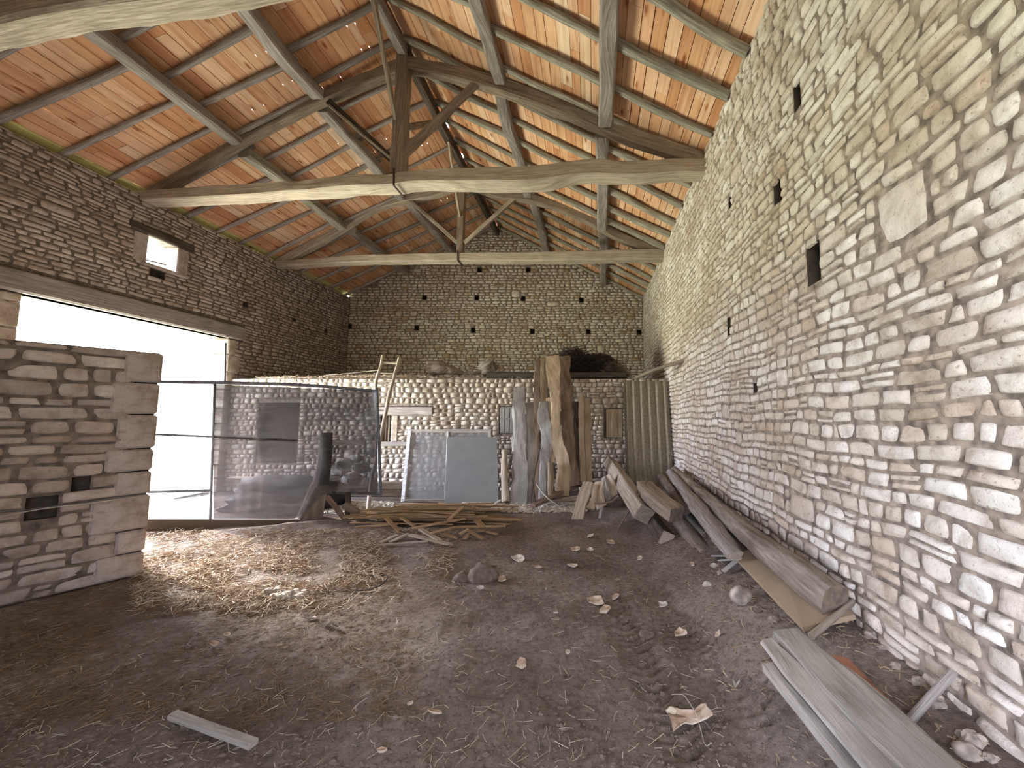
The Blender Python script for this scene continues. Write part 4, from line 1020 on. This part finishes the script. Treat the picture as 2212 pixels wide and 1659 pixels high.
# ------------------------------------------------------------------ timber pile at the right wall
def pole(name, pts, w_, h_, mat, label, cat='log', cap='saw_end', **kw):
    kw.setdefault('ncs', 14); kw.setdefault('sq', 2.2); kw.setdefault('rough', .012)
    return timber(name, [onZ(*p) for p in pts], w_, h_, M[mat], None, label, cat, 'timber piled along the right wall', capmat=M[cap], **kw)
pole('squared_beam', [(1318, 1000, .62), (1352, 1052, .48), (1392, 1112, .28)], .24, .22, 'oak_pale', 'squared beam with a pale sawn end pointing at the camera, leftmost of the timber pile', 'beam', 'oak_pale', sq=7, up=(.6, 0, 1))
pole('squared_beam', [(1392, 1052, .57), (1420, 1080, .50), (1462, 1112, .40)], .22, .18, 'oak_brown', 'shorter squared beam with dark end, right of the pale-ended beam', 'beam', sq=7)
pole('squared_beam', [(1375, 1085, .2), (1440, 1165, .12)], .16, .16, 'oak_dark', 'dark beam lying low under the pale-ended beam', 'beam', 'oak_pale', sq=7, up=(.5, 0, 1))
pole('round_log', [(1440, 1095, .22), (1485, 1150, .17), (1533, 1207, .14)], .22, .22, 'log', 'thick round log with dark end on the soil in front of the timber pile')
pole('round_log', [(1428, 1032, .52), (1450, 1060, .48), (1482, 1100, .40)], .14, .14, 'log', 'short grey log between the beams and the long poles')
pole('long_pole', [(1447, 1020, .62), (1480, 1062, .58), (1520, 1112, .52), (1560, 1165, .46), (1588, 1202, .40)], [.13, .16, .2, .2, .16], [.12, .12, .14, .12, .09], 'oak_grey', 'long weathered pole lying on top of the pile, ending in a split tip', 'pole', 'oak_pale', rough=.02)
pole('long_pole', [(1440, 1060, .30), (1500, 1135, .24), (1575, 1225, .14)], .12, .10, 'slab_grey', 'grey pole lying beneath the long weathered pole', 'pole')
pole('long_log', [(1458, 1018, .62), (1530, 1080, .58), (1620, 1158, .55), (1710, 1228, .52), (1803, 1300, .46)], [.16, .17, .18, .2, .21], [.16, .17, .19, .21, .22], 'log', 'longest round log, lying against the foot of the right wall', rough=.015)
pole('long_log', [(1440, 1050, .45), (1540, 1122, .40), (1650, 1225, .3)], [.14, .16, .14], .14, 'oak_dark', 'dark log half hidden between the long pole and the longest log')
B = [onG(1585, 1222, .07), onZ(1672, 1178, .44), onZ(1850, 1338, .38), onG(1738, 1382, .05)]
quadpanel('flat_board', B, -.03, M['slab_tan'], label='wide sandy board lying aslant between the longest log and the floor', cat='board')
timber('thin_stick', [onZ(1335, 1143, .03), onZ(1366, 1092, .35), onY(1399, 1035, 5.6)], .022, .022, M['slab_red'], None, 'thin crooked stick leaning on the pale-ended beam', 'stick', ncs=8, sq=2)
# broken boards on a trestle
bb = [([(1247, 1122, 5.75), (1258, 1080, 6.0), (1273, 1042, 6.3)], 22, 'oak_pale', 'pale board standing leftmost of the broken boards'),
      ([(1276, 1100, 6.0), (1284, 1075, 6.15), (1286, 1048, 6.4)], 14, 'slab_tan', 'tan board second from left among the broken boards'),
      ([(1300, 1096, 6.05), (1292, 1068, 6.2), (1296, 1040, 6.5)], 22, 'oak_pale', 'curved board in the middle of the broken boards'),
      ([(1316, 1082, 6.1), (1308, 1055, 6.3), (1304, 1032, 6.6)], 12, 'slab_grey', 'thin grey board right of the curved one'),
      ([(1326, 1072, 6.2), (1320, 1050, 6.4), (1312, 1028, 6.6)], 20, 'oak_pale', 'pale broad board rightmost of the broken boards')]
for pts, wp, mt, lb in bb:
    P = [onY(*p) for p in pts]
    timber('broken_board', P, wp * 6.1 / F, .03, M[mt], None, lb, 'board', 'broken boards by the timber pile', up=(.3, 1, 0), ncs=12, sq=7, rough=.006)
timber('thin_stick', [onY(1284, 1088, 5.85), onY(1318, 1085, 5.8), onY(1336, 1071, 5.8)], .022, .022, M['slab_red'], None, 'reddish bent stick lying before the broken boards', 'stick', ncs=6)
timber('trestle_leg', [onY(1296, 1120, 6.0), onY(1302, 1085, 6.1)], .05, .05, M['slab_grey'], None, 'grey stub holding up the broken boards', 'stick', ncs=8)
lump('dark_heap', onZ(1310, 1100, .0) + Vector((0, .5, .1)), (.42, .4, .25), M['clod'], 'dark heap of soil under the broken boards', 'soil', seed=44, n=20)

# ------------------------------------------------------------------ near right corner
ex = lambda a_, b_, f: (a_[0] + (b_[0] - a_[0]) * f, a_[1] + (b_[1] - a_[1]) * f)
def nearplank(name, A, Bp, z0, z1, w_, th, label, mat='plank_old', mid=None, **kw):
    p = onZ(*A, z0); q = onZ(*Bp, z1); q = p + (q - p) * 1.5
    return timber(name, [p, p.lerp(q, .33), p.lerp(q, .66), q], w_, th, M[mat], None, label, 'plank', 'old planks in the near right corner', ncs=20, sq=9, rough=.004, step=.04, **kw)
nearplank('split_plank', (1697, 1366), (2012, 1659), .40, .38, [.15, .205, .215, .22], .035, 'wide weathered grey plank lying rightmost in the near corner')
nearplank('split_plank', (1655, 1386), (1893, 1645), .385, .36, [.06, .105, .125, .13], .03, 'narrow strip split off the left side of the wide weathered plank')
nearplank('split_plank', (1657, 1441), (1800, 1612), .33, .30, [.05, .06, .07, .07], .04, 'slim grey plank lying lowest, left of the split plank')
a_ = onX(1850, 1294, XR + .03); b_ = onZ(1752, 1374, .36)
timber('wall_peg', [a_, b_], .04, .038, M['oak_pale'], None, 'pale round stake sticking out of the wall above the far end of the grey planks', 'stake', ncs=10, sq=2, rough=.002)
a_ = onX(2072, 1436, XR + .03); b_ = onZ(1966, 1556, .30)
timber('wall_peg', [a_, b_], .036, .036, M['oak_grey'], None, 'grey round stake sticking out of the wall beside the wide plank', 'stake', ncs=10, sq=2, rough=.002)
# roof tile
def rooftile(c, ax, L, r0, r1, label, group='roof tiles by the right wall'):
    ax = Vector(ax).normalized(); sd = ax.cross(Vector((0, 0, 1))).normalized(); up = sd.cross(ax); V = []; Fc = []; n = 14; m = 6
    for lay in (0, .014):
        for i in range(m + 1):
            r = r0 + (r1 - r0) * i / m + lay; p = Vector(c) + ax * (i / m - .5) * L
            for j in range(n + 1):
                a2 = math.pi * (.12 + .76 * j / n); V.append(p + sd * math.cos(a2) * r + up * (math.sin(a2) * r * .6))
    W = n + 1; o_ = (m + 1) * W
    for i in range(m):
        for j in range(n): A = i * W + j; Fc += [(A, A + 1, A + W + 1, A + W), (A + o_, A + o_ + W, A + o_ + W + 1, A + o_ + 1)]
        for A in (i * W, i * W + n): Fc.append((A, A + W, A + W + o_, A + o_))
    for j in range(n):
        for A in (j, m * W + j): Fc.append((A, A + 1, A + 1 + o_, A + o_))
    return tag(mesh_obj('roof_tile', V, Fc, M['terracotta']), label, 'roof tile', group)
p = onZ(1862, 1482, .30); q = onZ(1925, 1545, .30)
rooftile(p - Vector((0, 0, .05)), (q - p), .42, .10, .085, 'curved terracotta roof tile between the wide plank and the wall')
p = onG(2090, 1630, .01)
lump('wall_foot_stone', p, (.05, .04, .03), M['rock'], 'brown stone at the foot of the wall in the bottom right corner', 'stone', seed=90, n=18)

# ------------------------------------------------------------------ loose things on the floor
p = onG(1600, 1299, .05); lump('field_stone', p, (.085, .075, .065), M['rock'], 'round pale stone on the soil beside the sandy board', 'stone', seed=70, n=24, rough=.18)
p = onG(1040, 1252, .03); lump('soil_block', p, (.15, .12, .12), M['clod'], 'large dark clod of dried mud in the middle of the floor', 'clod', seed=71, n=18, rough=.6)
p = onG(1000, 1252, .01); lump('soil_block', p, (.10, .07, .06), M['clod'], 'smaller mud clod touching the left of the large one', 'clod', seed=72, n=16, rough=.6)
p0 = onG(372, 1556, .025); p1 = onG(546, 1622, .03)
timber('wood_bar', [p0, p0.lerp(p1, .5), p1], .042, .03, M['plank_old'], None, 'narrow weathered bar of wood lying alone at the bottom left', 'bar', ncs=12, sq=6, rough=.003)
def scrap(name, pxs, mat, label, cat='scrap', group=None, th=.006, lift=.012, curl=.02, seed=0):
    """torn flake with thickness, outline given by points on the ground"""
    P = [onG(x, y, lift) for x, y in pxs]; c = sum(P, Vector()) / len(P); rs = random.Random(seed)
    V = []; Fc = []; n = len(P)
    ring = []
    for i in range(n):
        a_ = P[i]; b_ = P[(i + 1) % n]
        for f in (0, .33, .66): ring.append(a_.lerp(b_, f) + Vector((rs.uniform(-1, 1), rs.uniform(-1, 1), 0)) * .04 * (b_ - a_).length)
    m = len(ring)
    for lay in (0, th):
        for f in (1, .6):
            for p in ring: V.append(c.lerp(p, f) + Vector((0, 0, lay + curl * f * f * (.5 + mn.noise(p * 9)))))
        V.append(c + Vector((0, 0, lay)))
    K = 2 * m + 1
    for l_ in (0, 1):
        b = l_ * K
        for i in range(m):
            j = (i + 1) % m; f1 = (b + i, b + j, b + m + j, b + m + i); f2 = (b + m + i, b + m + j, b + 2 * m)
            Fc += [f1, f2] if l_ else [f1[::-1], f2[::-1]]
    for i in range(m): j = (i + 1) % m; Fc.append((i, j, K + j, K + i)[::-1])
    return tag(mesh_obj(name, V, Fc, M[mat], smooth=False), label, cat, group)
scrap('torn_card', [(1442, 1545), (1458, 1536), (1500, 1545), (1524, 1533), (1541, 1560), (1530, 1570), (1480, 1578), (1455, 1588), (1446, 1570)], 'card', 'torn pale piece of cardboard with wire in the near foreground', 'cardboard', seed=1, curl=.03)
timber('loose_wire', [onG(1450, 1513, .03), onG(1475, 1520, .05), onG(1490, 1540, .05), onG(1505, 1560, .035), onG(1515, 1590, .02), onG(1524, 1618, .015), onG(1538, 1614, .02)], .0035, .0035, M['wire'], None, 'thin pale wire curling over the torn cardboard', 'wire', ncs=6, sq=2, rough=.0003, step=.03)
lump('yellow_chip', onG(1451, 1548, .03), (.028, .018, .018), M['straw_pale'], 'small yellowish chip standing at the left edge of the cardboard', 'chip', seed=7, n=10)
SC = [(1125, 1436, 26, 22, 'card', 'pinkish flake standing up in the foreground centre'), (1285, 1303, 44, 20, 'card', 'pale flat flake in the middle distance left of the tread marks'), (1307, 1322, 34, 10, 'card', 'long tan flake just below the pale flat one'),
      (1238, 1226, 26, 10, 'chalk', 'bright pale flake right of the mud clods'), (1120, 1210, 34, 12, 'chalk', 'bright crumpled flake behind the mud clods'), (1163, 1229, 18, 8, 'card', 'small tan flake between the two bright flakes'),
      (1084, 1255, 22, 10, 'card', 'tan flake just right of the large mud clod'), (1037, 1275, 20, 7, 'chalk', 'small pale flake in front of the large mud clod'), (1275, 1160, 18, 9, 'chalk', 'pale flake on the dark soil toward the timber pile'),
      (1244, 1190, 26, 9, 'card', 'tan flake among the leaf litter behind the bright flake'), (1275, 1190, 14, 6, 'chalk', 'small pale flake at the right of the leaf litter'), (1320, 1175, 22, 9, 'card', 'tan flake before the trestle boards'),
      (1382, 1210, 12, 8, 'chalk', 'tiny pale chip left of the round log'), (1330, 1294, 20, 8, 'card', 'tan chip beside the pale flat flake'), (1470, 1375, 34, 24, 'card', 'square tan chip on the tread marks'), (1432, 1313, 20, 12, 'chalk', 'pale chip right of the tread marks'),
      (1592, 1480, 18, 12, 'chalk', 'pale chip on the soil left of the slim grey plank'), (1495, 1220, 10, 8, 'card', 'small tan chip near the round log end'), (1200, 1326, 12, 5, 'chalk', 'tiny pale chip left of the pale flat flake'),
      (1226, 1415, 12, 8, 'chalk', 'bluish pale chip in the foreground centre'), (1550, 1376, 14, 10, 'card', 'tan chip below the round stone'), (938, 1545, 36, 12, 'card', 'long tan leaf-shaped flake in the left foreground'),
      (885, 1525, 16, 9, 'card', 'small tan flake beside the leaf-shaped one'), (825, 1630, 30, 10, 'card', 'flat tan flake near the bottom edge, centre left'), (668, 1339, 36, 10, 'rock', 'flat grey stone flake in the straw, centre left'),
      (700, 1352, 22, 8, 'rock', 'small stone flake right of the flat grey one'), (725, 1360, 26, 9, 'rock', 'stone flake rightmost of the three in the thin straw'), (462, 1398, 30, 8, 'card', 'yellowish flake in the dim left foreground'), (490, 1376, 18, 6, 'card', 'small tan flake behind the yellowish one')]
for k, (x, y, w_, h_, mt, lb) in enumerate(SC):
    rs = random.Random(k + 5); n = 6
    scrap('floor_flake', [(x + w_ / 2 * math.cos(6.283 * i / n + .4) * rs.uniform(.7, 1.1), y + h_ / 2 * math.sin(6.283 * i / n + .4) * rs.uniform(.7, 1.1)) for i in range(n)], mt, lb, 'flake', 'loose flakes on the floor', seed=k, curl=.03, lift=.006, th=.008)
RB = [(580, 1283), (593, 1290), (608, 1293), (622, 1288), (636, 1286), (647, 1290), (655, 1284), (616, 1283), (600, 1282)]
RB.sort()
for k, (x, y) in enumerate(RB):
    rs = random.Random(k); r_ = rs.uniform(.03, .05); p = onG(x, y, r_ * .3)
    lump('rubble_bit', p, (r_ * 1.3, r_, r_ * .8), M['chalk' if k % 2 else 'rock'], ordn[k] + ' stone from the left in the rubble patch in the bright straw', 'stone', 'rubble patch in the straw', seed=k + 200, n=10)
timber('root_loop', [onG(745, 1277, .015), onG(790, 1280, .02), onG(825, 1272, .04), onG(836, 1258, .06), onG(815, 1252, .04), onG(785, 1248, .02)], .012, .012, M['twig'], None, 'dark curved root lying at the edge of the straw', 'root', ncs=6, sq=2, rough=.001, step=.04)
for k, (x, y, r_, mt) in enumerate(((1545, 1222, .05, 'chalk'), (1556, 1236, .045, 'rock'), (1538, 1240, .035, 'clod'), (1528, 1262, .05, 'chalk'), (1572, 1256, .045, 'clod'), (1610, 1262, .06, 'clod'), (1640, 1310, .05, 'clod'), (1672, 1338, .05, 'rock'), (1396, 1372, .07, 'clod'), (1350, 1340, .05, 'clod'))):
    r_ *= .62
    lump('rubble_bit', onG(x, y, r_ * .1), (r_ * 1.3, r_, r_ * .65), M[mt], ordn[k] + ' rubble lump on the soil by the timber pile, counted from the round log end', 'rubble', 'rubble lumps by the timber pile', seed=k + 300, n=12, rough=.6)
for k, (a_, b_) in enumerate((((1555, 1215), (1590, 1232)), ((1562, 1240), (1600, 1226)), ((1540, 1204), (1572, 1222)))):
    beam2('wood_splinter', onG(*a_, .03), onG(*b_, .09), .05, .015, M['slab_grey'], label=('upper', 'crossing', 'lower')[k] + ' grey wood splinter at the tip of the long pole', cat='splinter', group='splinters by the pole tip')
for k, (x, y) in enumerate(((1935, 1440), (1985, 1475), (2020, 1520), (1905, 1400), (1880, 1375), (2100, 1600), (2140, 1640))):
    r_ = .02 + .007 * (k % 3); lump('wall_foot_stone', onG(x, y, r_ * .2), (r_ * 1.4, r_, r_ * .8), M['rock'], ordn[k] + ' small stone fallen at the foot of the right wall beside the wide grey plank', 'stone', 'stones at the wall foot', seed=k + 400, n=12, rough=.7, freq=1.8)
# soil crumbs
def crumbs():
    rs = np.random.default_rng(77); V = []; Fc = []
    base = np.array([(0, 0, .7), (1, 0, 0), (.3, .95, 0), (-.8, .6, 0), (-.8, -.6, 0), (.3, -.95, 0), (0, 0, -.5)])
    fc = [(0, 1, 2), (0, 2, 3), (0, 3, 4), (0, 4, 5), (0, 5, 1), (6, 2, 1), (6, 3, 2), (6, 4, 3), (6, 5, 4), (6, 1, 5)]
    X = []; 
    while len(X) < 6000:
        px = rs.uniform(-50, 1900); py = 1120 + 560 * rs.uniform(0, 1) ** .8; p = onZ(px, py)
        if XL < p.x < XR - .05: X.append((p.x, p.y))
    X = np.array(X); Z = fh(X[:, 0], X[:, 1])
    for (x, y), z in zip(X, Z):
        s = abs(rs.normal(0, .006)) + .003; b = len(V); R = rs.uniform(.6, 1.3, (7, 1))
        V.extend((base * R * s * [1.2, 1, .8] + [x, y, z]).tolist()); Fc += [tuple(b + i for i in f) for f in fc]
    tag(mesh_obj('soil_crumbs', V, Fc, M['clod'], smooth=False), 'crumbs of dry soil scattered over the whole floor', 'soil crumbs', kind='stuff')
crumbs()
# straw
def scatter(fn, lift=.012):
    def f(rs):
        px, py = fn(rs); p = onZ(px, py)
        if not (XL - 1 < p.x < XR - .05): return None
        return (p.x, p.y, gz(p.x, p.y) + rs.uniform(0, lift))
    return f
def dense(rs):
    while True:
        px = rs.uniform(290, 980); py = rs.uniform(1148, 1330)
        top = 1160; bot = np.interp(px, [290, 500, 700, 900, 980], [1290, 1300, 1275, 1225, 1205])
        if py < bot + abs(rs.normal(0, 30)) and mn.noise(Vector((px * .012, py * .03, 5))) > rs.uniform(-.55, .25) + max(0, px - 760) * .0022: return px, py
M['straw_brown'] = wood('brown_straw', (.17, .10, .05), (.32, .20, .11), (.48, .33, .20), island=True)
strands('brown_straw', scatter(dense, .03), 5500, M['straw_brown'], 48, (.002, .0035), (.05, .16), 'orange-brown straw lying under the bright straw before the doorway', 'straw', .4, flat=.4)
strands('bright_straw', scatter(dense, .05), 4200, M['straw'], 41, (.0018, .0035), (.04, .14), 'thick golden straw on the floor in front of the doorway', 'straw', .35, flat=.45)
def thin(rs):
    return rs.uniform(-20, 1560), 1180 + 480 * rs.uniform(0, 1) ** 1.1
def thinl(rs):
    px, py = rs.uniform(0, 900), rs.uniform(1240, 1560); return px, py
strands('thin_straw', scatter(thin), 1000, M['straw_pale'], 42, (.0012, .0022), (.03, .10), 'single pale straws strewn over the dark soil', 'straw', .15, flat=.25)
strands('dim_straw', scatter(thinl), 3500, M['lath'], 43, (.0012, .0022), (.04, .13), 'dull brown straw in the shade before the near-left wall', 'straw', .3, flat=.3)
def wallfoot(rs): return rs.uniform(1380, 2050), 0
def rt(rs):
    x = rs.uniform(.75, XR - .06); y = rs.uniform(1.3, 6.5); return (x, y, gz(x, y) + rs.uniform(0, .02))
strands('bark_litter', rt, 900, M['slab_tan'], 45, (.002, .005), (.02, .08), 'bark and twig litter along the foot of the right wall', 'litter', .2, flat=.3)
